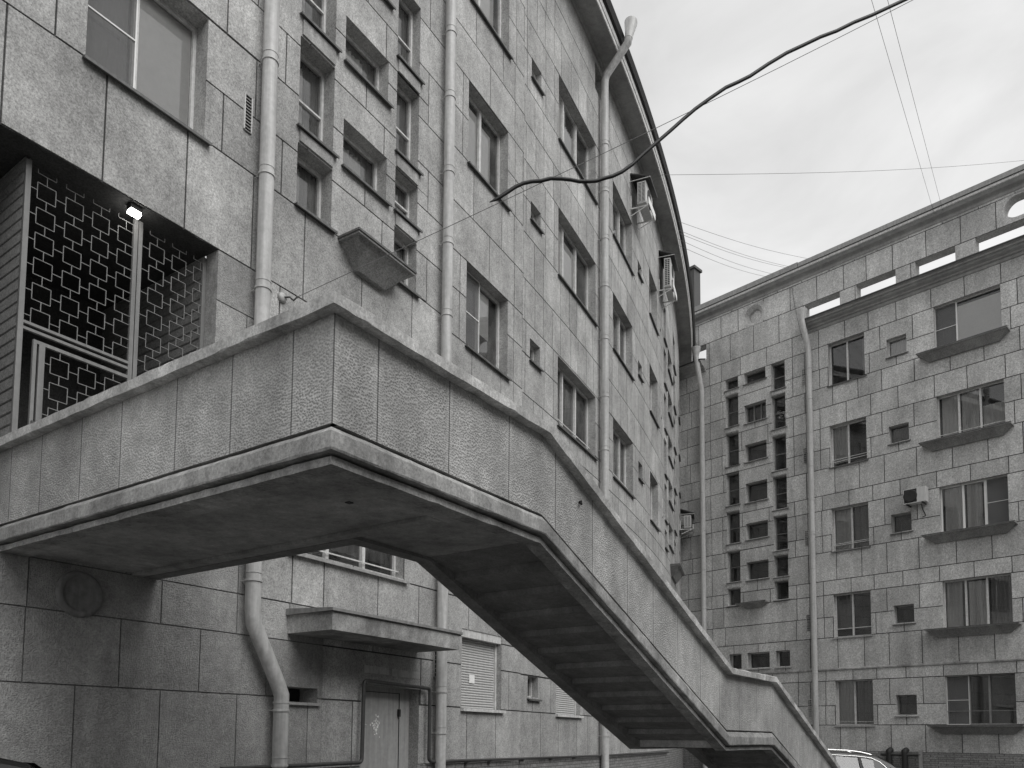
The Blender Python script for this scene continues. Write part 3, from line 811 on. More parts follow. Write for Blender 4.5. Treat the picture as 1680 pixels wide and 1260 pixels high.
ribwall(-41.29, -1, -.22, ed)
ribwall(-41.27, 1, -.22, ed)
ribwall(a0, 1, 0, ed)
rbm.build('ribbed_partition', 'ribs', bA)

# metal screen
scr = thing('entrance_screen', A(-40.4, -.2, 1.66), 'metal lattice screen of linked squares closing the dark entrance recess above the landing', 'screen')
q = MB()
def sb_(s0, s1, p0, p1, e0=-.215, e1=-.185): slab(q, A, s0, s1, e0, e1, p0, p1, seg=5)
for (s_, w_, p0, p1) in ((-41.31, .045, 1.67, 5.06), (-40.315, .04, 1.67, 5.06), (-40.265, .04, 1.67, 5.06), (-39.545, .04, 1.67, 5.06), (-41.175, .03, 1.67, 3.46), (-41.125, .05, 1.67, 3.46)):
    sb_(s_, s_ + w_, p0, p1)
sb_(-41.265, -40.315, 3.52, 3.545); sb_(-41.265, -40.315, 3.575, 3.60); 
sb_(-41.145, -40.315, 3.43, 3.46)
q.build('screen_frame', 'screen', scr)
q = MB()
def pattern(x0, x1, y0, y1, sx, sy, ox, oy):
    r_ = 0.0030
    def bar(a, c, p, q_): 
        a, c, p, q_ = max(a, x0), min(c, x1), max(p, y0), min(q_, y1)
        if c - a > 1e-4 and q_ - p > 1e-4: slab(q, A, a, c, -.204, -.196, p, q_, seg=9)
    W_, H_ = 0.158, 0.148
    x = ox
    while x < x1:
        y = oy
        while y > y0 - sy:
            bar(x, x + W_, y - r_, y + r_); bar(x, x + W_, y - H_ - r_, y - H_ + r_)
            bar(x - r_, x + r_, y - H_, y); bar(x + W_ - r_, x + W_ + r_, y - H_, y)
            bar(x + W_ / 2 - r_, x + W_ / 2 + r_, y - sy, y - H_)
            bar(x + W_, x + sx, y - H_ / 2 - r_, y - H_ / 2 + r_)
            y -= sy
        x += sx
pattern(-41.265, -40.315, 3.60, 5.03, 0.246, 0.234, -41.205 - .246, 4.905 + .234)
pattern(-41.075, -40.315, 1.70, 3.43, 0.246, 0.234, -41.02 - .246, 3.36 + .234)
pattern(-40.225, -39.545, 1.70, 5.03, 0.246, 0.234, -40.14 - .246, 4.905 + .234)
q.build('square_lattice', 'lattice_paint', scr)
q = MB(); slab(q, A, -41.165, -41.115, -.185, -.165, 2.62, 2.72); q.build('lock', 'steel', scr)
# lamp over the screen
lm = thing('wall_lamp', A(-40.38, -.06, 4.99), 'small lit white floodlight under the lintel above the metal screen', 'lamp')
q = MB(); slab(q, A, -40.44, -40.33, -.11, -.03, 5.045, 5.098); q.build('lamp_housing', 'ac_dark', lm)
q = MB(); extrude(q, A, -40.435, -40.335, [(-.105, 5.044), (-.035, 5.044), (-.028, 5.015), (-.05, 5.0), (-.09, 5.0), (-.11, 5.015)], seg=5); q.build('lamp_lens', 'lamp', lm)

# ================================================================== BUILDING B (straight wing, right)
bB = thing('apartment_building', B(0, 0, GH), 'straight stone block building on the right with a slotted parapet and tapered window ledges', 'building')
B0, B1 = -6.6, 24.0
obs = []; wbs = []
def opB(s0, s1, h0, h1, d=0.2, nowin=False, **k):
    obs.append((s0, s1, h0, h1, d))
    if not nowin: wbs.append((s0, s1, h0, h1, d, k))
SB = [0.43, 3.38, 6.32, 9.24, 12.12]; HB = [1.91, 4.84, 7.79, 10.68, 13.60]
pk = [dict(fm='frame', curtain=[(0, .4, 1, 0, CN), (.5, 1, 1, 0, CD)], lights=(0.47,), rail=(.1,), sill='sill_light'),
      dict(fm='frame', lights=(0.47,), low=(0, 1, .28), sill='sill_light', curtain=[(0, .4, 1, .2, CD)]),
      dict(fm='frame', lights=(0.5,), curtain=[(0.02, .46, 1, 0, CN), (.54, .98, 1, 0, CD)], rail=(.2, .25)),
      dict(fm='frame', lights=(0.46,), curtain=[(0.02, .45, 1, .12, CN)], rail=(.18, .26)),
      dict(fm='frame', lights=(0.48,), curtain=[(.85, 1, 1, 0, CD)])]
rk = [dict(fm='frame_dark', lights=(0.33, 0.62), screen=(0, .33), rail=(.4,), curtain=None),
      dict(fm='frame', lights=(0.33, 0.64), curtain=[(0.02, .26, 1, 0, CN), (.36, .62, .95, 0, CN), (.68, .98, 1, 0, CD)]),
      dict(fm='frame_white', lights=(0.34, 0.66), curtain=[(.05, .32, 1, 0, CN), (.38, .6, 1, 0, CN)], screen=(.68, 1)),
      dict(fm='frame', lights=(0.32, 0.64), curtain=[(.05, .3, 1, 0, CN), (.35, .6, 1, 0, CN), (.66, 1, .6, 0, CN)], rail=(.12, .2)),
      dict(fm='frame_white', lights=(0.33,), fw=.02, curtain=[(.33, 1, .9, 0, CP)], screen=(0, .33))]
for i in range(5):
    opB(0.20, 1.44, SB[i], HB[i], 0.2, **pk[i])
    k = dict(rk[i]); opB(3.60, 5.46, SB[i], HB[i], 0.16, sill=None, **k)
    opB(7.4, 8.7, SB[i], HB[i], 0.2)
    for x_ in (10.5, 13.2, 15.9, 18.6, 21.3): opB(x_, x_ + 1.4, SB[i], HB[i], 0.2, sill=None)
for i, (p, q_) in enumerate(((0.74, 1.37), (3.66, 4.24), (6.60, 7.2), (9.55, 10.12), (12.46, 13.06))):
    kw = dict(lights=(), fm=['frame_dark', 'sill_light', 'sill_light', 'frame_dark', 'frame'][i], sill='sill' if i else 'sill_light')
    if i == 4: kw['curtain'] = [(0, 1, 1, 0, CN)]
    if i == 3: kw['curtain'] = [(0, 1, 1, 0, CD)]
    opB(2.15, 2.77, p, q_, 0.18, **kw)
for (p, q_) in ((13.18, 13.60), (11.73, 12.95), (10.21, 11.47), (8.70, 9.92), (7.24, 8.43), (5.78, 6.93), (4.90, 5.52)):
    opB(-3.79, -3.25, p, q_, 0.2, lights=(), transom=0.5 if q_ - p > 1 else None, fw=.028, fm='frame_dark')
for (p, q_) in ((13.19, 13.60), (11.67, 12.36), (10.20, 10.85), (8.66, 9.38), (7.27, 7.87), (5.76, 6.42)):
    opB(-3.0, -2.13, p, q_, 0.22, lights=(.33, .66) if abs(p - 11.67) < .01 else (), fw=.028, fm='frame_dark')
for (p, q_) in ((12.60, 13.60), (11.14, 12.38), (9.60, 10.87), (8.17, 9.38), (6.68, 7.92), (5.72, 6.48), (4.90, 5.56)):
    opB(-1.91, -1.38, p, q_, 0.2, lights=(), transom=0.5 if q_ - p > .9 else None, fw=.028, fm='frame_dark')
for (a, c) in ((-3.76, -3.25), (-3.02, -2.14), (-1.91, -1.37)):
    opB(a, c, 2.50, 3.07, 0.22, lights=(), fw=.03, fm='frame', sill='sill_light')
slots = [(-6.3, -4.6), (-0.60, 0.66), (1.22, 2.50), (3.10, 4.28), (4.84, 6.15), (6.7, 8.0)]
for a, c in slots: opB(a, c, 14.72, 15.33, 0.0, nowin=True)
opB(-2.98, -2.16, 15.33, 16.15, 0.0, nowin=True)
opB(5.60, 7.60, 15.42, 16.20, 0.0, nowin=True)
ext_ = [8.6 + .95 * i for i in range(16)]
jr1 = [-5.5, -4.46, -3.97, -3.14, -2.06, -1.1, -0.12, 0.80, 1.58, 2.46, 3.55, 4.50, 5.5, 6.4, 7.3]
jr2 = [-5.5, -4.46, -3.55, -2.59, -1.57, -0.64, 0.34, 1.19, 1.97, 2.98, 4.02, 4.98, 5.9, 6.8, 7.7]
jw1 = [-5.38, -4.44, -3.97, -1.08, -0.64, -0.12, 1.95, 2.95, 5.9, 6.9]
jw2 = [-5.3, -4.46, -3.9, -1.10, -0.12, 0.18, 1.58, 2.46, 5.7, 6.5]
jt = [-4.94, -3.95, -3.2, -2.16, -1.12, -0.15, 0.78, 1.57, 2.43, 3.45, 4.45, 5.40, 6.4, 7.4]
jt2 = [-5.4, -4.4, -3.5, -2.6, -1.6, -0.68, 0.30, 1.17, 1.93, 2.93, 3.95, 4.95, 5.95, 6.9]
LB = [-0.43, 0.43, 1.08, 1.91, 2.28, 3.38, 4.08, 4.84, 5.33, 6.32, 6.91, 7.79, 8.31, 9.24, 9.93, 10.68, 11.40, 12.12, 12.80, 13.60, 14.30, 15.33, 16.20, 16.42]
JB = [jr2, jw2, jw1, jr1, jr2, jw2, jw1, jr1, jr2, jw2, jw1, jr1, jr2, jw2, jw1, jr1, jr2, jw2, jw1, jr1, jr2, jt, jt2]
mB = MB()
masonry(mB, B, B0, B1, LB[0], LB[-1], [(LB[i], LB[i + 1], JB[i] + [x + .4 * (i % 2) for x in ext_], 0.10) for i in range(len(LB) - 1)], [(o_[0], o_[1], o_[2], o_[3], -1) for o_ in obs], gd=0.014, gap=0.026, mortar=0.14)
reveals(mB, B, [o_ for o_ in obs if o_[4] > 0], sg=9)
# screen-wall thickness at the slots
for a, c in slots + [(-0, 0)]:
    if a == c: continue
    for (x) in (a, c): mB.face([B(x, 0, 14.72), B(x, -.38, 14.72), B(x, -.38, 15.33), B(x, 0, 15.33)], .95)
    mB.face([B(a, 0, 15.33), B(c, 0, 15.33), B(c, -.38, 15.33), B(a, -.38, 15.33)], .95)
    mB.face([B(a, 0, 14.72), B(c, 0, 14.72), B(c, -.38, 14.72), B(a, -.38, 14.72)], .95)
# back of the screen wall
xs = [B0] + [x for p_ in slots for x in p_] + [B1]
for i in range(0, len(xs) - 1, 2): mB.face([B(xs[i], -.38, 14.3), B(xs[i + 1], -.38, 14.3), B(xs[i + 1], -.38, 15.33), B(xs[i], -.38, 15.33)], .9)
for (a, c) in ((B0, -2.98), (-2.16, 5.60), (7.60, B1)): mB.face([B(a, -.38, 15.33), B(c, -.38, 15.33), B(c, -.38, 16.42), B(a, -.38, 16.42)], .9)
for (a, c) in ((-2.98, -2.16), (5.60, 7.60)):
    top = 16.15 if a < 0 else 16.20
    mB.face([B(a, -.38, top), B(c, -.38, top), B(c, -.38, 16.42), B(a, -.38, 16.42)], .9)
mB.face([B(5.6, -.38, 15.33), B(7.6, -.38, 15.33), B(7.6, -.38, 15.42), B(5.6, -.38, 15.42)], .9)
# round niche and long oval opening
def holeplate(mb, f, s0, s1, p0, p1, shape, ein, eb, tone=1.0, e=0.0):
    cx_, ch_ = (s0 + s1) / 2, (p0 + p1) / 2
    out = []
    for (x, y) in shape:
        dx, dy = x - cx_, y - ch_
        k = min(((s1 - s0) / 2) / abs(dx) if abs(dx) > 1e-9 else 1e9, ((p1 - p0) / 2) / abs(dy) if abs(dy) > 1e-9 else 1e9)
        out.append((cx_ + dx * k, ch_ + dy * k))
    mb.grid([[f(x, e, y) for x, y in out], [f(x, e, y) for x, y in shape]], tone, closed=True, smooth=False)
    mb.grid([[f(x, e, y) for x, y in shape], [f(x, eb, y) for x, y in ein]], tone * .95, closed=True, smooth=False)
def circ(cx_, cy_, r_, n=48): return [(cx_ + r_ * math.cos(2 * math.pi * (i + .5) / n), cy_ + r_ * math.sin(2 * math.pi * (i + .5) / n)) for i in range(n)]
holeplate(mB, B, -2.98, -2.16, 15.33, 16.15, circ(-2.57, 15.74, .37), circ(-2.57, 15.74, .25), -.12, e=0.012)
mB.grid([[B(x, -.12, y) for x, y in circ(-2.57, 15.74, .25)], [B(x, -.2, y) for x, y in circ(-2.57, 15.74, .22)]], .8, closed=True)
mB.face([B(x, -.2, y) for x, y in circ(-2.57, 15.74, .22)], 1.1)
mB.face([B(-2.98, -.38, 15.33), B(-2.16, -.38, 15.33), B(-2.16, -.38, 16.15), B(-2.98, -.38, 16.15)], .9)
def stad(s0, s1, p0, p1, r_, n=12):
    pts = []
    for (x, y, a0_) in ((s1 - r_, p1 - r_, 0), (s0 + r_, p1 - r_, 90), (s0 + r_, p0 + r_, 180), (s1 - r_, p0 + r_, 270)):
        for i in range(n): pts.append((x + r_ * math.cos(R(a0_ + 90 * i / (n - 1))), y + r_ * math.sin(R(a0_ + 90 * i / (n - 1)))))
    return pts
holeplate(mB, B, 5.60, 7.60, 15.42, 16.20, stad(5.64, 7.56, 15.48, 16.15, .33), stad(5.64, 7.56, 15.48, 16.15, .33), -.38, e=0.012)
mB.build('wall', 'stone_far', bB)
for (s0, s1, h0_, h1_, d, k) in wbs:
    dd = dict(lights=(0.5,)); dd.update(k); window(bB, B, s0, s1, h0_, h1_, d, **dd)
# lintel aprons in stair bay
for p, q_ in ((12.98, 13.12), (11.50, 11.66), (9.95, 10.14), (8.46, 8.64), (6.97, 7.18), (5.56, 5.72)): ap = MB(); slab(ap, B, -3.79, -3.25, 0, .04, p, q_); ap.build('lintel', 'stone_far', bB)
for p, q_ in ((12.40, 12.53), (10.90, 11.08), (9.41, 9.53), (7.95, 8.10), (6.52, 6.62), (5.59, 5.66)): ap = MB(); slab(ap, B, -1.91, -1.38, 0, .04, p, q_); ap.build('lintel', 'stone_far', bB)
# string course and lower cornices, top cornice
q = MB(); extrude(q, B, -3.0, B1, [(0.012, 2.25), (.05, 2.27), (.05, 2.31), (0.012, 2.34)], seg=20); q.build('string_course', 'band', bB)
lowp = [(0, 14.22), (.05, 14.24), (.08, 14.31), (.14, 14.33), (.16, 14.37), (.26, 14.41), (.30, 14.46), (.36, 14.47), (.38, 14.52), (.44, 14.54), (.44, 14.565), (.05, 14.71), (-.38, 14.72), (-.38, 14.22)]
q = MB(); extrude(q, B, -0.52, B1, lowp, seg=20); extrude(q, B, B0, -4.62, lowp, seg=20); lc = q.build('lower_cornice', 'cornice', bB)
q = MB(); extrude(q, B, -0.54, B1, [(.441, 14.545), (.46, 14.545), (.46, 14.595), (.06, 14.735), (.05, 14.715), (.441, 14.57)], seg=20); extrude(q, B, B0, -4.6, [(.441, 14.545), (.46, 14.545), (.46, 14.595), (.06, 14.735), (.05, 14.715), (.441, 14.57)], seg=20)
q.build('cornice_flashing', 'tin_dark', lc)
q = MB(); extrude(q, B, B0, B1, [(0, 16.26), (.04, 16.30), (.05, 16.37), (.09, 16.40), (.20, 16.44), (.28, 16.52), (.28, 16.56), (-.4, 16.56), (-.4, 16.3)], seg=20); tcn = q.build('top_cornice', 'cornice', bB)
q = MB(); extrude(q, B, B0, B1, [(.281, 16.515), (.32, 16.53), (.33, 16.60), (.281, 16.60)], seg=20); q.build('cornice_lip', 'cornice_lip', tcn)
q = MB(); extrude(q, B, B0, B1, [(.2, 16.601), (.352, 16.605), (.352, 16.629), (.2, 16.624)], seg=20); q.build('flashing_shadow_gap', 'tin_dark', tcn)  # dark strip colours in the shadow gap between lip and flashing
q = MB(); extrude(q, B, B0, -0.72, [(.27, 16.625), (.35, 16.63), (.27, 16.66), (.25, 16.88), (-.4, 16.95), (-.4, 16.57)], seg=20); extrude(q, B, -0.70, B1, [(.27, 16.625), (.35, 16.63), (.27, 16.66), (.24, 16.855), (-.4, 16.93), (-.4, 16.57)], seg=20); q.build('parapet_flashing', 'tin', tcn)
q = MB(); slab(q, B, -5.44, -5.16, -.5, -.05, 16.9, 18.7, seg=9); slab(q, B, -5.49, -5.10, -.56, .0, 18.7, 18.8, seg=9); q.build('roof_vent_box', 'hood', bB)
q = MB(); q.face([B(B0, -.38, 14.5), B(B1, -.38, 14.5), B(B1, -9, 14.5), B(B0, -9, 14.5)]); slab(q, B, B0, B1, -9.2, -9, GH, 14.5, seg=20); q.face([B(B1, 0, GH), B(B1, -9, GH), B(B1, -9, 14.5), B(B1, 0, 14.5)]); q.build('roof', 'tin_dark', bB)
q = MB(); q.face([B(B0, .03, GH), B(B1, .03, GH), B(B1, .03, -.43), B(B0, .03, -.43)], uv=[(0, 0), (18, 0), (18, 1.27), (0, 1.27)]); q.face([B(B0, .03, -.43), B(B1, .03, -.43), B(B1, 0, -.43), B(B0, 0, -.43)]); q.build('brick_plinth', 'brick', bB)
for i in range(5):
    h = [0.36, 3.30, 6.24, 9.17, 12.05][i]
    tray(bB, B, 3.18, 5.68, h, e=0.38, inset=0.27, drop=0.21, mat='tray', thick=0.045)
tray(bB, B, -3.28, -2.10, 4.84, e=0.34, inset=.3, drop=.16)
for (p, q_) in ((12.42, 13.0), (9.6, 10.15), (6.66, 7.2), (3.66, 4.24), (0.7, 1.3)): grille(bB, B, -0.74, -0.62, p, q_, n=8)
# second row of stair ledges not seen; a round lamp glows in one stair window
gl_ = MB(); lathe(gl_, B, -3.44, 11.86, [(0.001, -.36), (.035, -.37), (.055, -.40), (.035, -.43), (.001, -.44)], n=14)
single(gl_, 'globe_lamp', 'lamp_dim', B(-3.44, -.4, 11.86), 'glowing round lamp inside a narrow stairwell window of the right wing', 'lamp')

bC = thing('apartment_building', (27.5 * S, 9.6 * S, 0), 'plain stone block wing added out of view behind the viewer to shade the courtyard', 'building')  # unseen wing, added to block low sky and darken the lower walls
def Cw(w, e, h): return ((28.4 - .715 * w - .70 * e) * S, (8.7 - .70 * w + .715 * e) * S, EYE + h * S)
q = MB(); cw_ops = [(x, x + 1.3, h, h + 1.45, .2) for x in [1.2 + 2.6 * i for i in range(13)] for h in (0.43, 3.38, 6.32, 9.24)]
masonry(q, Cw, -1, 36, -.43, 12.6, [(-.43 + i * 1.0, min(12.6, .57 + i * 1.0), [k * 1.3 + (i % 2) * .6 for k in range(28)], .06) for i in range(14)], cw_ops, gd=.01, gap=.02, seg=40, mortar=.2)
slab(q, Cw, -1, 36, -.05, .0, GH, -.43, seg=99); slab(q, Cw, -1, 36, -9, .3, 12.6, 12.85, seg=99); slab(q, Cw, -1, 36, -9, -8.9, GH, 12.6, seg=99)
slab(q, Cw, -1, -.9, -9, -.01, GH, 12.6, seg=99); slab(q, Cw, 35.9, 36, -9, -.01, GH, 12.6, seg=99)
q.build('wall', 'stone_far', bC)
for (x, x1, h, h1_, d) in cw_ops[:65]:
    window(bC, Cw, x, x1, h, h1_, d, curtain=None, sill=None, room=False)
# ================================================================== STAIRCASE
st = thing('staircase', L(4, -.6, GH), 'raised landing and outdoor staircase with hammered stone parapet descending toward the lower right', 'staircase')
TT = [2.14, 6.26, 8.08, 12.25]
# stations: wall end, corner, then along the stair
def stations():
    e_ = (-NR[0], -NR[1])
    out = [((K[0] + e_[0] * 4.35, K[1] + e_[1] * 4.35), NL), (K, (NL[0] + NR[0], NL[1] + NR[1]))]
    for t_ in TT: out.append(((K[0] + D[0] * t_, K[1] + D[1] * t_), NR))
    return out
ST = stations()
def sweep(mb, prof_at, mirror=None, tone=1.0, stn=None, smooth=False, jit=0.0):
    stn = stn or ST
    rows = []
    for i, (p, nrm) in enumerate(stn):
        rows.append([((p[0] + nrm[0] * o_) * S, (p[1] + nrm[1] * o_) * S, EYE + h * S) for (o_, h) in prof_at(i)])
    if jit:
        r5 = random.Random(11); nr = []
        off = [[0.0, 0.0] for _ in rows[0]]
        for a_, b_ in zip(rows[:-1], rows[1:]):
            ln = (Vector(a_[0]) - Vector(b_[0])).length; k_ = max(1, int(ln / 0.09))
            for i_ in range(k_):
                u_ = i_ / k_; q_ = []
                for j_, (x_, y_) in enumerate(zip(a_, b_)):
                    off[j_][0] = off[j_][0] * .5 + r5.gauss(0, jit) * .6; off[j_][1] = off[j_][1] * .5 + r5.gauss(0, jit) * .6
                    if r5.random() < .04: off[j_][1] += jit * 3
                    v_ = Vector(x_).lerp(Vector(y_), u_); q_.append((v_.x + off[j_][0], v_.y + off[j_][0] * .3, v_.z + off[j_][1]))
                nr.append(q_)
        nr.append(rows[-1]); rows = nr
    mb.grid(rows, tone, closed=True, smooth=smooth)
    mb.face(rows[0][::-1], tone); mb.face(rows[-1], tone)
lipH = [1.472, 1.472, 1.472, -0.160, -0.165, -1.56]
basH = [1.695, 1.695, 1.695, 0.084, 0.078, -1.40]
copH = [2.315, 2.315, 2.320, 0.748, 0.752, -0.72]
def lp_(i): h = lipH[i]; return [(0, h), (0, h + .044), (-.04, h + .046), (-.04, h + .075), (-.13, h + .075), (-.13, h)]
def mo_(i): h = lipH[i] + .062; b_ = basH[i]; return [(.045, h), (.05, h + .01), (.05, h + .10), (.012, b_ - .022), (-.13, b_ - .022), (-.13, h)]
def co_(i): h = copH[i]; return [(.09, h), (.095, h + .065), (.08, h + .073), (-.23, h + .085), (-.24, h), (-.2, h - .001), (.08, h - .001)]
q = MB(); sweep(q, lp_, jit=.0022); q.build('edge_beam', 'band', st)
q = MB(); sweep(q, mo_, jit=.0020); q.build('base_band', 'band', st)
q = MB(); sweep(q, co_, jit=.0030); q.build('coping', 'coping', st)
# hammered panels between band and coping
def pc_(i): return [(-.03, basH[i] - .025), (-.03, copH[i]), (-.15, copH[i]), (-.15, basH[i] - .025)]
q = MB(); sweep(q, pc_); q.build('parapet_core', 'band', st)
pn = MB()
PO = .012
def lerp_h(arr, t_):
    T = [0] + TT; H_ = arr[1:]
    for i in range(len(T) - 1):
        if t_ <= T[i + 1] + 1e-9:
            k = (t_ - T[i]) / (T[i + 1] - T[i]); return H_[i] + (H_[i + 1] - H_[i]) * k
    return H_[-1]
tj = [0, 0.336, 1.0, 1.69, 2.34, 2.95, 3.62, 4.19, 4.80, 5.43, 6.02, 6.72, 7.42, 8.12, 8.80, 9.48, 10.15, 10.85, 11.5, 12.25]
for a, c in zip(tj[:-1], tj[1:]):
    cuts = sorted(set([a, c] + [x for x in TT if a < x < c])); tone = 1 + random.uniform(-.06, .06)
    for x, y in zip(cuts[:-1], cuts[1:]):
        hb0, hb1, ht0, ht1 = lerp_h(basH, x), lerp_h(basH, y), lerp_h(copH, x), lerp_h(copH, y)
        x_, y_ = max(x, -PO), y
        pn.face([L(x, PO, hb0), L(y, PO, hb1), L(y, -.031, hb1), L(x, -.031, hb0)], .9, uv=[(.3, 0), (.4, 0), (.4, 1), (.3, 1)], pw=(1.0, 0))
        pn.face([L(x if x > 0 else -PO, PO, hb0), L(y, PO, hb1), L(y, PO, ht1), L(x if x > 0 else -PO, PO, ht0)], tone, uv=[(x * S, hb0 * S), (y * S, hb1 * S), (y * S, ht1 * S), (x * S, ht0 * S)], pw=((c - a) * S, a * S))
lj = [0, .325, .881, 1.457, 2.112, 3.248, 3.9]
lj = [0, .325, .881, 1.457, 2.112, 2.65, 3.248, 3.75, 4.35]
for a, c in zip(lj[:-1], lj[1:]):
    tone = 1 + random.uniform(-.06, .06)
    a_ = -PO if a == 0 else a
    pn.face([L(-PO, -a_, 1.695), L(-PO, -c, 1.695), L(.031, -c, 1.695), L(.031, -a_, 1.695)], .9, uv=[(.3, 0), (.4, 0), (.4, 1), (.3, 1)], pw=(1.0, 0))
    pn.face([L(-PO, -a_, 1.695), L(-PO, -c, 1.695), L(-PO, -c, 2.315), L(-PO, -a_, 2.315)], tone, uv=[(a * S - 30, 0), (c * S - 30, 0), (c * S - 30, .62 * S), (a * S - 30, .62 * S)], pw=((c - a) * S, a * S - 30))
# inner faces of the parapet
def inn(t_): return -.16
pts_t = [0.16] + TT
for x, y in zip(pts_t[:-1], pts_t[1:]):
    pn.face([L(x, -.16, lerp_h(basH, x) - .1), L(y, -.16, lerp_h(basH, y) - .1), L(y, -.16, lerp_h(copH, y)), L(x, -.16, lerp_h(copH, x))], .9, uv=[(.3, 0), (.4, 0), (.4, 1), (.3, 1)], pw=(1.0, 0))
pn.face([L(.16, -.16, 1.6), L(.16, -3.9, 1.6), L(.16, -3.9, 2.315), L(.16, -.16, 2.315)], .9, uv=[(.3, 0), (.4, 0), (.4, 1), (.3, 1)], pw=(1.0, 0))
pn.build('parapet_panels', 'panel', st)
# inner parapet on the wall side
t0 = 1.40
inner = [((K[0] - NR[0] * 3.95 + D[0] * t0, K[1] - NR[1] * 3.95 + D[1] * t0), D), ((K[0] - NR[0] * 1.25 + D[0] * t0, K[1] - NR[1] * 1.25 + D[1] * t0), (D[0] - NR[0], D[1] - NR[1]))]
for t_ in TT: inner.append(((K[0] - NR[0] * 1.25 + D[0] * t_, K[1] - NR[1] * 1.25 + D[1] * t_), (-NR[0], -NR[1])))
def ib_(i): h = lipH[i]; return [(0, h), (0, copH[i] - .0), (-.14, copH[i]), (-.14, h)]
q = MB(); sweep(q, ib_, stn=inner); q.build('inner_parapet', 'step_mat', st)
def ic_(i): h = copH[i] + .001; return [(.06, h), (.06, h + .07), (-.2, h + .07), (-.2, h)]
q = MB(); sweep(q, ic_, stn=inner); q.build('inner_coping', 'coping', st)
# slabs
def prism(mb, pts, h0_, h1_, tone=1.0):
    lo = [L(t_, o_, h0_) for t_, o_ in pts]; hi = [L(t_, o_, h1_) for t_, o_ in pts]
    mb.face(lo[::-1], tone); mb.face(hi, tone)
    for i in range(len(pts)):
        j = (i + 1) % len(pts); mb.face([lo[i], lo[j], hi[j], hi[i]], tone)
for pts_, z0_, z1_, nm_ in (([(.131, -.131), (1.259, -.131), (1.259, -4.2), (.131, -4.2)], 1.50, 1.66, 'landing_slab'), ([(1.26, -.131), (2.14, -.131), (2.14, -1.109), (1.26, -1.109)], 1.50, 1.66, 'landing_slab'), ([(6.27, -.131), (8.08, -.131), (8.08, -1.109), (6.27, -1.109)], -0.13, 0.06, 'landing_slab'),
        ([(.131, -.24), (.24, -.24), (.24, -4.2), (.131, -4.2)], 1.476, 1.499, 'soffit_border'), ([(.131, -.131), (1.38, -.131), (1.38, -.239), (.131, -.239)], 1.476, 1.499, 'soffit_border'), ([(1.15, -.25), (1.258, -.25), (1.258, -4.2), (1.15, -4.2)], 1.476, 1.499, 'soffit_border')):
    q = MB(); prism(q, pts_, z0_, z1_); q.build(nm_, 'soffit', st)
def flight(ta, tb, ha, hb, n):
    rise = (ha - hb) / n
    for i in range(n):
        x0, x1 = ta + (tb - ta) * i / n, ta + (tb - ta) * (i + 1) / n
        z = ha - rise * (i + 1)
        q = MB()
        lo = [(x0, z - .028), (x1, z - .105), (x1, z), (x0 + .035, z), (x0 + .035, z + rise - .029), (x0, z + rise - .029)]
        P0 = [L(x, -.131, h) for x, h in lo]; P1 = [L(x, -1.109, h) for x, h in lo]
        q.face(P0); q.face(P1[::-1])
        for j in range(len(lo)):
            k = (j + 1) % len(lo); q.face([P0[j], P1[j], P1[k], P0[k]])
        q.build('step', 'step_mat', st)
flight(2.141, 6.27, 1.66, 0.06, 12)
flight(8.081, 12.25, 0.06, GH + 0.02, 12)
q = MB(); prism(q, [(.62, -.50), (.66, -.50), (.66, -.54), (.62, -.54)], 1.494, 1.4995); q.build('drain_hole', 'black', st)
q = MB(); tube(q, [L(2.72, 0.0, 1.93), L(2.72, .03, 1.94), L(2.70, .045, 1.91)], .012, 6); q.build('iron_hook', 'black', st)

# ================================================================== DRAINPIPES
def drainpipe(f, pts, r_, label, rings, mat, funnel=None, dense=None, clamp=True):
    rt_ = thing('drainpipe', f(*[pts[-1][0], pts[-1][1], pts[-1][2]]), label, 'drainpipe', None)
    P = [Vector(f(*p)) for p in pts]
    q = MB(); tube(q, P, r_ * S, 18); q.build('pipe', mat, rt_)
    for (s_, e_, h_) in rings:
        q = MB(); c_ = Vector(f(s_, e_, h_))
        tube(q, [c_ - Vector((0, 0, .012)), c_ + Vector((0, 0, .012))], r_ * S * 1.13, 18)
        tube(q, [c_ + Vector((0, 0, .09)), c_ + Vector((0, 0, .10))], r_ * S * 1.06, 18)
        tube(q, [f(s_ - r_ * .6, e_ - r_, h_), f(s_ - r_ * .6, 0.005, h_)], .008, 6)
        q.build('pipe_collar', mat, rt_)
    if funnel:
        q = MB(); c_ = [Vector(f(*p)) for p in funnel[0]]
        tube(q, c_, [x * S for x in funnel[1]], 18); q.build('funnel', mat, rt_)
    return rt_
def rg(s_, e_, hs): return [(s_, e_, h) for h in hs]
drainpipe(A, [(-39.02, .14, 15.2), (-39.02, .14, 1.32), (-39.0, .14, 1.16), (-38.66, .14, 0.55), (-38.60, .14, 0.42), (-38.60, .14, GH + .05)], .083, 'thick pale drainpipe between the lattice screen and the narrow stairwell windows, bent near the ground', rg(-39.02, .14, (1.62, 4.85, 6.16, 7.50, 8.9, 10.3, 11.7, 13.1)) + rg(-38.60, .14, (0.25, -0.35)), 'pipe')
drainpipe(A, [(-35.70, .14, 15.2), (-35.70, .14, 3.0), (-35.70, .14, GH + .05)], .077, 'straight pale drainpipe just right of the nearest stairwell windows, passing beside the door canopy', rg(-35.70, .14, (0.02, 0.6, 1.35, 5.2, 6.1, 7.2, 8.3, 9.47, 10.5, 11.6, 13.0)), 'pipe')
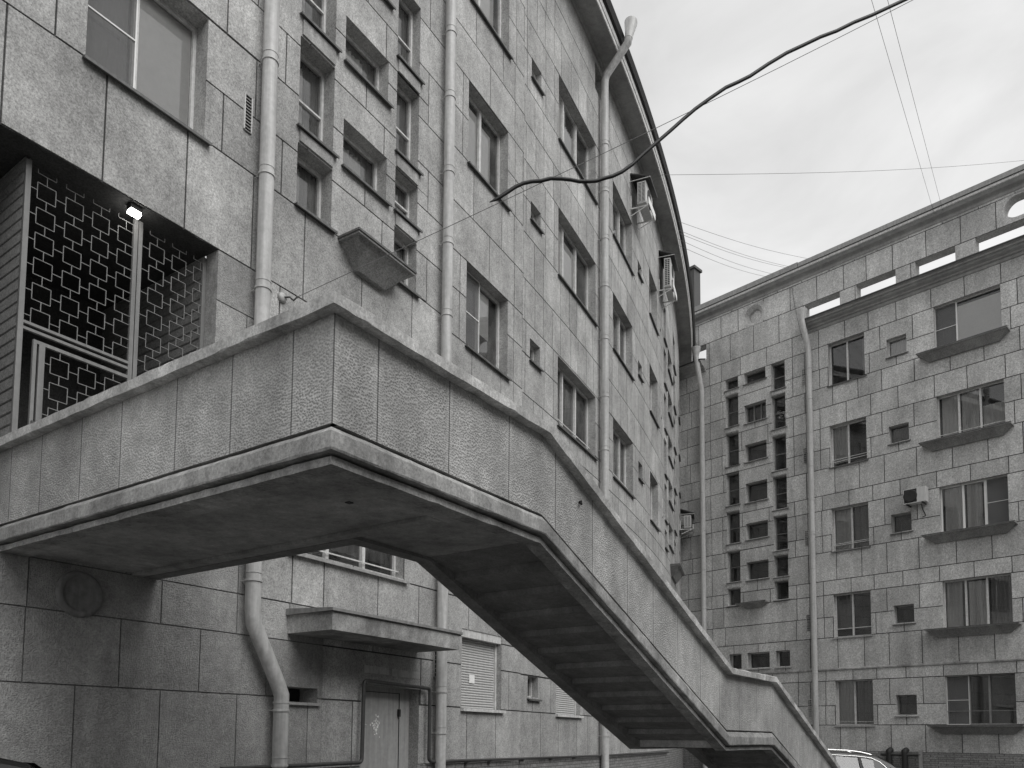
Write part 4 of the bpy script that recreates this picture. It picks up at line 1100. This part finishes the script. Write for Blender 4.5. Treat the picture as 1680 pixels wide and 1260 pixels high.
drainpipe(A, [(-29.46, .76, 15.38), (-29.45, .74, 15.28), (-29.29, .19, 14.86), (-29.28, .15, 14.72), (-29.28, .15, 0.2), (-29.28, .15, GH + .3), (-29.28, .3, GH + .12)], .085, 'pale drainpipe whose elbow and funnel reach past the eave of the curved building', rg(-29.28, .15, (13.2, 12.1, 11.0, 9.9, 8.7, 7.4, 6.2, 5.0, 0.0)), 'pipe', funnel=([(-29.46, .76, 15.36), (-29.44, .77, 15.46), (-29.38, .79, 15.76), (-29.37, .79, 15.82)], [.088, .09, .14, .145]))
drainpipe(B, [(-4.80, .42, 14.75), (-4.76, .38, 14.3), (-4.74, .18, 13.55), (-4.74, .15, 13.4), (-4.74, .15, GH + .1)], .10, 'slim drainpipe in the dark corner where the two buildings meet', rg(-4.74, .15, (12.5, 10.9, 9.4, 7.9, 6.4, 4.9, 3.4)), 'pipe_far', funnel=([(-4.80, .42, 14.7), (-4.80, .42, 14.8), (-4.80, .42, 15.06), (-4.80, .42, 15.10)], [.10, .105, .18, .185]))
drainpipe(B, [(-0.50, .46, 14.62), (-0.47, .44, 14.35), (-0.43, .2, 13.75), (-0.42, .15, 13.5), (-0.42, .15, GH + .1)], .095, 'drainpipe with a funnel at the lower cornice end of the right building', rg(-0.42, .15, (12.9, 11.8, 10.6, 9.4, 8.2, 7.0, 5.8, 4.6, 3.4, 2.2, 1.0)), 'pipe_far', funnel=([(-0.50, .46, 14.56), (-0.50, .46, 14.64), (-0.50, .46, 14.88), (-0.50, .46, 14.93)], [.10, .105, .18, .185]))

# ================================================================== GAS PIPES
gp = thing('gas_pipe', A(-37.2, .1, -.3), 'thin grey gas pipe along the wall base looping over the steel entrance door', 'pipe')
def curve_pts(ctrl, n=6):
    out = []
    for i in range(len(ctrl)):
        if i == 0 or i == len(ctrl) - 1: out.append(Vector(ctrl[i])); continue
        p0, p1, p2 = Vector(ctrl[i - 1]), Vector(ctrl[i]), Vector(ctrl[i + 1])
        d1 = (p0 - p1); d2 = (p2 - p1); k = min(.07, d1.length / 2, d2.length / 2)
        a, c = p1 + d1.normalized() * k, p1 + d2.normalized() * k
        for j in range(n + 1):
            u = j / n; out.append(a * (1 - u) ** 2 + p1 * 2 * u * (1 - u) + c * u * u)
    return out
q = MB()
tube(q, curve_pts([A(-39.3, .08, -.37), A(-38.2, .09, -.36), A(-37.26, .09, -.35), A(-37.25, .09, .67), A(-35.90, .09, .64), A(-35.90, .09, -.37), A(-35.5, .09, -.38), A(-35.3, .09, -.375)]), .028, 10)
tube(q, [A(x, .09, -.375 - (x + 35.3) * .006) for x in [-35.3 + .7 * i for i in range(20)]], .024, 10)
q.build('pipe_run', 'steel', gp)
for x in (-34.95, -34.3, -33.2, -32.0, -30.9, -29.0, -28.0):
    q = MB(); slab(q, A, x, x + .05, 0, .1, -.44, -.405); q.build('pipe_bracket', 'steel', gp)

# ================================================================== AIR CONDITIONERS
def ac_side(s0, s1, e0, e1, h0_, h1_, label, hood=True):
    r_ = thing('air_conditioner', A(s0, 0, h0_), label, 'air conditioner', 'air conditioners under tin hoods on the curved wall')
    q = MB(); slab(q, A, s0, s1, e0, e1, h0_, h1_, seg=1); cs = q.build('casing', 'ac', r_)
    q = MB(); q.face([A(s0 - .003, e0 + .02, h0_ + .04), A(s0 - .003, e1 - .02, h0_ + .04), A(s0 - .003, e1 - .02, h1_ - .04), A(s0 - .003, e0 + .02, h1_ - .04)])
    fr_ = q.build('side_grille', 'ac_dark', cs)
    q = MB(); n = 14
    for i in range(n + 1):
        hh = h0_ + .04 + (h1_ - h0_ - .08) * i / n; slab(q, A, s0 - .012, s0 - .004, e0 + .02, e1 - .02, hh - .006, hh + .006)
    for k in (0, .5, 1):
        x = e0 + .02 + (e1 - e0 - .04) * k; slab(q, A, s0 - .014, s0 - .004, x - .006, x + .006, h0_ + .03, h1_ - .03)
    q.build('grille_bar', 'ac', fr_)
    q = MB()
    nf = 2 if h1_ - h0_ > .7 else 1
    for k in range(nf):
        hc = h0_ + (h1_ - h0_) * (k + .5) / nf; rad = min((h1_ - h0_) / nf, s1 - s0) * .4
        rows = [[A((s0 + s1) / 2 + r2_ * math.cos(2 * math.pi * j / 20), e1 + ee, hc + r2_ * math.sin(2 * math.pi * j / 20)) for j in range(20)] for r2_, ee in ((rad, .001), (rad, .012), (rad * .9, .014), (.01, .004))]
        q.grid(rows, closed=True)
    q.build('fan', 'ac_dark', cs)
    # bracket frame
    q = MB()
    for x in (s0 + .06, s1 - .06):
        slab(q, A, x, x + .03, 0.01, e1 + .08, h0_ - .06, h0_ - .035)
        slab(q, A, x, x + .03, 0.0, .03, h0_ - .06, h0_ + .3)
        tube(q, [A(x, 0.01, h0_ - .25), A(x, e1 + .05, h0_ - .05)], .012, 6)
    slab(q, A, s0 + .0, s1, e1 + .06, e1 + .08, h0_ - .06, h0_ + .12)
    q.build('bracket', 'frame_white', r_)
    if hood:
        q = MB(); top, fr2 = h1_ + .28, h1_ + .06
        P = [(0.005, top), (e1 + .12, fr2 + .02), (e1 + .12, fr2 - .01), (0.005, top - .03)]
        extrude(q, A, s0 - .04, s1 + .1, P, seg=1)
        hd = q.build('hood', 'hood', r_)
        q = MB(); tube(q, [A(s0 - .04, .01, fr2 - .02), A(s0 - .04, e1 + .12, fr2 - .02)], .012, 6); tube(q, [A(s0 - .04, .01, fr2 - .02), A(s0 - .04, .01, top)], .012, 6)
        q.build('hood_edge', 'ac', hd)
    return r_
ac_side(-26.70, -25.95, .20, .42, 13.48, 14.05, 'small hooded air conditioner just right of the funnel drainpipe, highest under the eave')
ac_side(-22.92, -22.10, .18, .37, 13.37, 14.25, 'tall hooded air conditioner with two fans under the eave near the building corner')
ac_side(-15.60, -14.9, .16, .43, 7.95, 8.42, 'lone hooded air conditioner halfway down the wall edge beside the corner drainpipe')
r_ = thing('air_conditioner', B(2.8, 0, 7.3), 'white air conditioner with one round fan above a small square window of the right wing', 'air conditioner')
q = MB(); slab(q, B, 2.66, 3.32, .10, .36, 7.36, 7.83, seg=5); cs = q.build('casing', 'ac', r_)
q = MB(); lathe(q, B, 2.87, 7.60, [(.205, .361), (.205, .375), (.18, .378), (.02, .362)]); plate(q, B, 2.68, 3.06, .3605, 7.385, 7.81); q.build('fan', 'ac_dark', cs)
q = MB(); 
for x in (2.75, 3.2): slab(q, B, x, x + .03, 0, .38, 7.32, 7.36, seg=5)
tube(q, [B(3.1, .1, 7.36), B(3.12, .05, 7.2), B(3.2, .02, 6.98), B(3.1, .02, 6.95)], .015, 8)
q.build('bracket', 'ac_dark', r_)

pp = thing('standing_pipes', B(2.4, .2, GH), 'two thick dark pipes and a pale post standing at the foot of the right building', 'pipe')
for x in (1.95, 2.42):
    q = MB(); tube(q, [B(x, .16, GH), B(x, .16, -.46), B(x, .16, -.40), B(x, .02, -.36)], .10, 12); q.build('pipe_run', 'ac_dark', pp)
q = MB(); tube(q, [B(1.7, .16, -.5), B(2.9, .16, -.5)], .05, 8); q.build('cross_pipe', 'steel', pp)
q = MB(); slab(q, B, 2.84, 2.93, .1, .2, GH, -.36); q.build('post', 'sill_light', pp)
# ================================================================== CABLES
RG = Vector(A(-38.58, .12, 4.97))
# wire plane: from the wall ring up over the courtyard to the right of the camera
def pix(u, v):
    d = fwd + rt * ((u - 840) / 1304.86) - up * ((v - 1110.33) / 1304.86); return d
O = Vector((0, 0, EYE))
far = O + pix(1720, -115) * 13.0
q = MB(); lathe(q, A, -38.66, 4.97, [(.001, .05), (.05, .045), (.062, .02), (.05, .012), (.062, .0)], n=20); 
wl = thing('guy_wire', RG, 'thin straight wire from a wall anchor above the landing, carrying the thick black cable', 'wire')
q.build('anchor_plate', 'porcelain', wl)
q = MB(); tube(q, [A(-38.66, .03, 4.97), A(-38.60, .08, 4.99), A(-38.56, .10, 4.96), A(-38.54, .14, 5.0)], .012, 8); q.build('anchor_hook', 'steel', wl)
W0 = Vector(A(-38.54, .14, 5.0))
q = MB(); tube(q, [W0.lerp(far, i / 12) - Vector((0, 0, .10 * math.sin(math.pi * i / 12) )) for i in range(13)], .0045, 6); q.build('wire_line', 'wire', wl)
hn = Vector((far - W0).cross(Vector((0, 0, 1)))).normalized()
pts = [(803, 333), (816, 327), (830, 318), (845, 308), (858, 302), (872, 299), (887, 298), (903, 294), (920, 294.5), (935, 296), (950, 299), (965, 299), (978, 298), (990, 294), (1005, 290), (1020, 283), (1038, 270), (1057, 252), (1078, 234), (1100, 215), (1120, 197), (1140, 180), (1165, 162), (1190, 145), (1210, 136), (1230, 126), (1260, 106), (1290, 88), (1318, 75), (1345, 62), (1372, 52), (1400, 38), (1430, 26), (1460, 12), (1490, -2), (1560, -38), (1640, -76), (1720, -114)]
cp_ = []
for u, v in pts:
    d = pix(u, v); k = (W0 - O).dot(hn) / d.dot(hn); cp_.append(O + d * k + hn * 0.015)
q = MB(); tube(q, cp_, [.006] + [.025] * (len(cp_) - 1), 8)
single(q, 'power_cable', 'black', tuple(cp_[5]), 'thick wavy black cable hanging from the thin wire across the sky', 'cable')
def wire(name, a, c, sag, r_, label, grp='thin wires strung across the sky'):
    q = MB(); tube(q, [a.lerp(c, i / 16) - Vector((0, 0, sag * math.sin(math.pi * i / 16))) for i in range(17)], r_ * .6, 5)
    single(q, name, 'wire', tuple(a), label, 'wire', grp)
def far_pt(u, v, dist): return O + pix(u, v) * dist
wire('overhead_wire', far_pt(1080, 287, 20), far_pt(1760, 255, 30), .2, .008, 'faint wire crossing the sky level above the roof of the right wing')
wire('overhead_wire', far_pt(1424, -20, 14), Vector(B(3.0, -3.0, 17.6)), .0, .007, 'left one of the two steep wires coming down to the right wing roof')
wire('overhead_wire', far_pt(1451, -20, 14), Vector(B(3.25, -3.0, 17.6)), .0, .007, 'right one of the two steep wires coming down to the right wing roof')
for i, (v0, w_, lab) in enumerate(((363, -0.4, 'topmost'), (377, -1.1, 'second from top'), (382, -1.2, 'third from top'), (392, -1.75, 'fourth from top'), (402, -2.0, 'lowest'))):
    wire('roof_wire', far_pt(1112, v0, 24), Vector(B(w_, -.1, 17.0)), .12, .009, lab + ' of five thin wires fanning between the two roofs', 'wires fanning between the two roofs')
# drooping wire on wall B
q = MB(); tube(q, [B(-1.05, .04, 16.2), B(-.95, .04, 15.4), B(-.72, .04, 14.2), B(-.6, .04, 14.0), B(-.62, .04, 9), B(-.6, .04, 2.4)], .008, 5)
single(q, 'lightning_wire', 'wire', B(-.7, .04, 14), 'thin wire running down the right wing wall behind its drainpipe', 'wire')

# ================================================================== CARS
def car(loc, yaw, scale, body, label, h=1.5, chrome=True):
    """side profile swept across the width; front toward +x"""
    rt_ = thing('parked_car', loc, label, 'car')
    cy_, sy_ = math.cos(yaw), math.sin(yaw)
    def T(x, y, z): x *= scale; y *= scale; z *= h / 1.5; return (loc[0] + x * cy_ - y * sy_, loc[1] + x * sy_ + y * cy_, loc[2] + z)
    prof = [(-2.15, .35), (-2.2, .6), (-2.16, .95), (-2.05, 1.03), (-1.82, 1.22), (-1.55, 1.38), (-1.2, 1.455), (-.7, 1.49), (-.1, 1.5), (.35, 1.47), (.62, 1.40), (1.25, 1.02), (1.75, .95), (2.1, .80), (2.2, .6), (2.18, .3)]
    def wid(x, z):
        w0 = .88 - .05 * (abs(x) / 2.2) ** 3
        if z > .95: w0 -= (z - .95) * .48
        return w0
    q = MB()
    ys = (-1, -.92, -.6, 0, .6, .92, 1)
    rows = []
    for x, z in prof:
        w0 = wid(x, z); rows.append([T(x, w0 * k, z - (.035 if abs(k) == 1 else 0) + (.0 if abs(k) > .5 else .012)) for k in ys])
    q.grid(rows, smooth=True)
    # sides with glass openings left out
    belt = 1.0
    for sd_ in (-1, 1):
        lowr = [(x, .28) for x in (-2.15, -1.8)]
        up_ = [(x, z) for x, z in prof]
        for (x0, z0), (x1, z1) in zip(prof[:-1], prof[1:]):
            zb0, zb1 = min(belt, z0), min(belt, z1)
            q.face([T(x0, sd_ * wid(x0, .5), .3), T(x1, sd_ * wid(x1, .5), .3), T(x1, sd_ * wid(x1, zb1), zb1 - .03), T(x0, sd_ * wid(x0, zb0), zb0 - .03)])
            if max(z0, z1) > 1.1:
                zt0, zt1 = z0 - .035, z1 - .035
                q.face([T(x0, sd_ * wid(x0, zt0), zt0), T(x1, sd_ * wid(x1, zt1), zt1), T(x1, sd_ * wid(x1, zt1 - .07), max(belt - .03, zt1 - .07)), T(x0, sd_ * wid(x0, zt0 - .07), max(belt - .03, zt0 - .07))])
        for (xa, xb) in ((-1.78, -1.45), (-.62, -.54), (.32, .40)):
            def zt(x): 
                for (x0, z0), (x1, z1) in zip(prof[:-1], prof[1:]):
                    if x0 <= x <= x1: return z0 + (z1 - z0) * (x - x0) / (x1 - x0) - .05
                return 1.0
            q.face([T(xa, sd_ * (wid(xa, belt) + .004), belt - .03), T(xb, sd_ * (wid(xb, belt) + .004), belt - .03), T(xb, sd_ * (wid(xb, zt(xb)) + .004), zt(xb)), T(xa, sd_ * (wid(xa, zt(xa)) + .004), zt(xa))])
    q.face([T(-2.15, -.85, .35), T(-2.15, .85, .35), T(2.18, .85, .3), T(2.18, -.85, .3)])
    bd = q.build('body', body, rt_)
    q = MB()
    for sd_ in (-1, 1):
        gp_ = [(-1.62, 1.22), (-1.4, 1.36), (-1.1, 1.40), (-.6, 1.425), (0, 1.43), (.35, 1.40), (.58, 1.32), (1.05, 1.0), (-1.5, 1.0), (-1.72, 1.1)]
        q.face([T(x, sd_ * (wid(x, z) + .002), z - .02) for x, z in gp_])
    q.build('side_window', 'carglass', rt_)
    for sd_ in (-1, 1):
        for xa, xb, xc, xd in ((-.66, -.56, -.56, -.48), (-1.22, -1.14, -1.16, -1.10)):
            q = MB(); q.face([T(xa, sd_ * (wid(xa, 1.0) + .008), .99), T(xb, sd_ * (wid(xb, 1.0) + .008), .99), T(xd, sd_ * (wid(xd, 1.4) + .008), 1.40), T(xc, sd_ * (wid(xc, 1.4) + .008), 1.40)]); q.build('door_pillar', 'black', rt_)
    q = MB(); q.face([T(x, y, z + .02) for x, z in ((.60, 1.40), (1.22, 1.04)) for y in ((-.6, .6) if x < 1 else (.72, -.72))]); q.face([T(x, y, z + .02) for x, z in ((-1.60, 1.36), (-2.0, 1.08)) for y in ((-.6, .6) if x > -1.7 else (.7, -.7))])
    q.build('windscreen', 'carglass', rt_)
    if chrome:
        for nm, path, rr2 in (('window_trim', [(1.05, 1.0), (.6, 1.325), (.35, 1.405), (0, 1.435), (-.6, 1.43), (-1.1, 1.405), (-1.4, 1.365), (-1.58, 1.27), (-1.70, 1.14), (-1.69, 1.06), (-1.6, 1.01), (-1.4, .995)], .011), ('roof_rail', [(.4, 1.50), (.2, 1.535), (-.4, 1.555), (-.9, 1.54), (-1.2, 1.50), (-1.42, 1.44)], .018)):
            for sd_ in (-1, 1):
                q = MB(); tube(q, [T(x, sd_ * (wid(x, z) + .012), z - .02) for x, z in path], rr2, 8)
                q.build(nm, 'chrome', rt_)
    for wx in (-1.35, 1.38):
        for sd_ in (-1, 1):
            q = MB(); tube(q, [T(wx, sd_ * .70, .33), T(wx, sd_ * .90, .33)], .33, 24); wh = q.build('wheel', 'tyre', rt_)
            q = MB(); tube(q, [T(wx, sd_ * .895, .33), T(wx, sd_ * .912, .33)], .2, 16); q.build('rim', 'rim', wh)
    q = MB(); q.face([T(-2.195, -.8, .8), T(-2.195, -.55, .8), T(-2.12, -.55, .96), T(-2.12, -.8, .96)]); q.face([T(-2.195, .8, .8), T(-2.195, .55, .8), T(-2.12, .55, .96), T(-2.12, .8, .96)])
    q.build('tail_light', 'ac_dark', rt_)
    return rt_
car((7.05, 19.4, 0), R(180 - 8), 1.0, 'carpaint', 'grey car with bright chrome roof rail parked beyond the foot of the stairs', h=1.44)
car((-4.50, 4.22, 0), R(236), 1.0, 'carpaint2', 'black car showing only its rounded roof edge in the bottom left corner', h=1.68, chrome=False)

print('objects', len(bpy.data.objects))
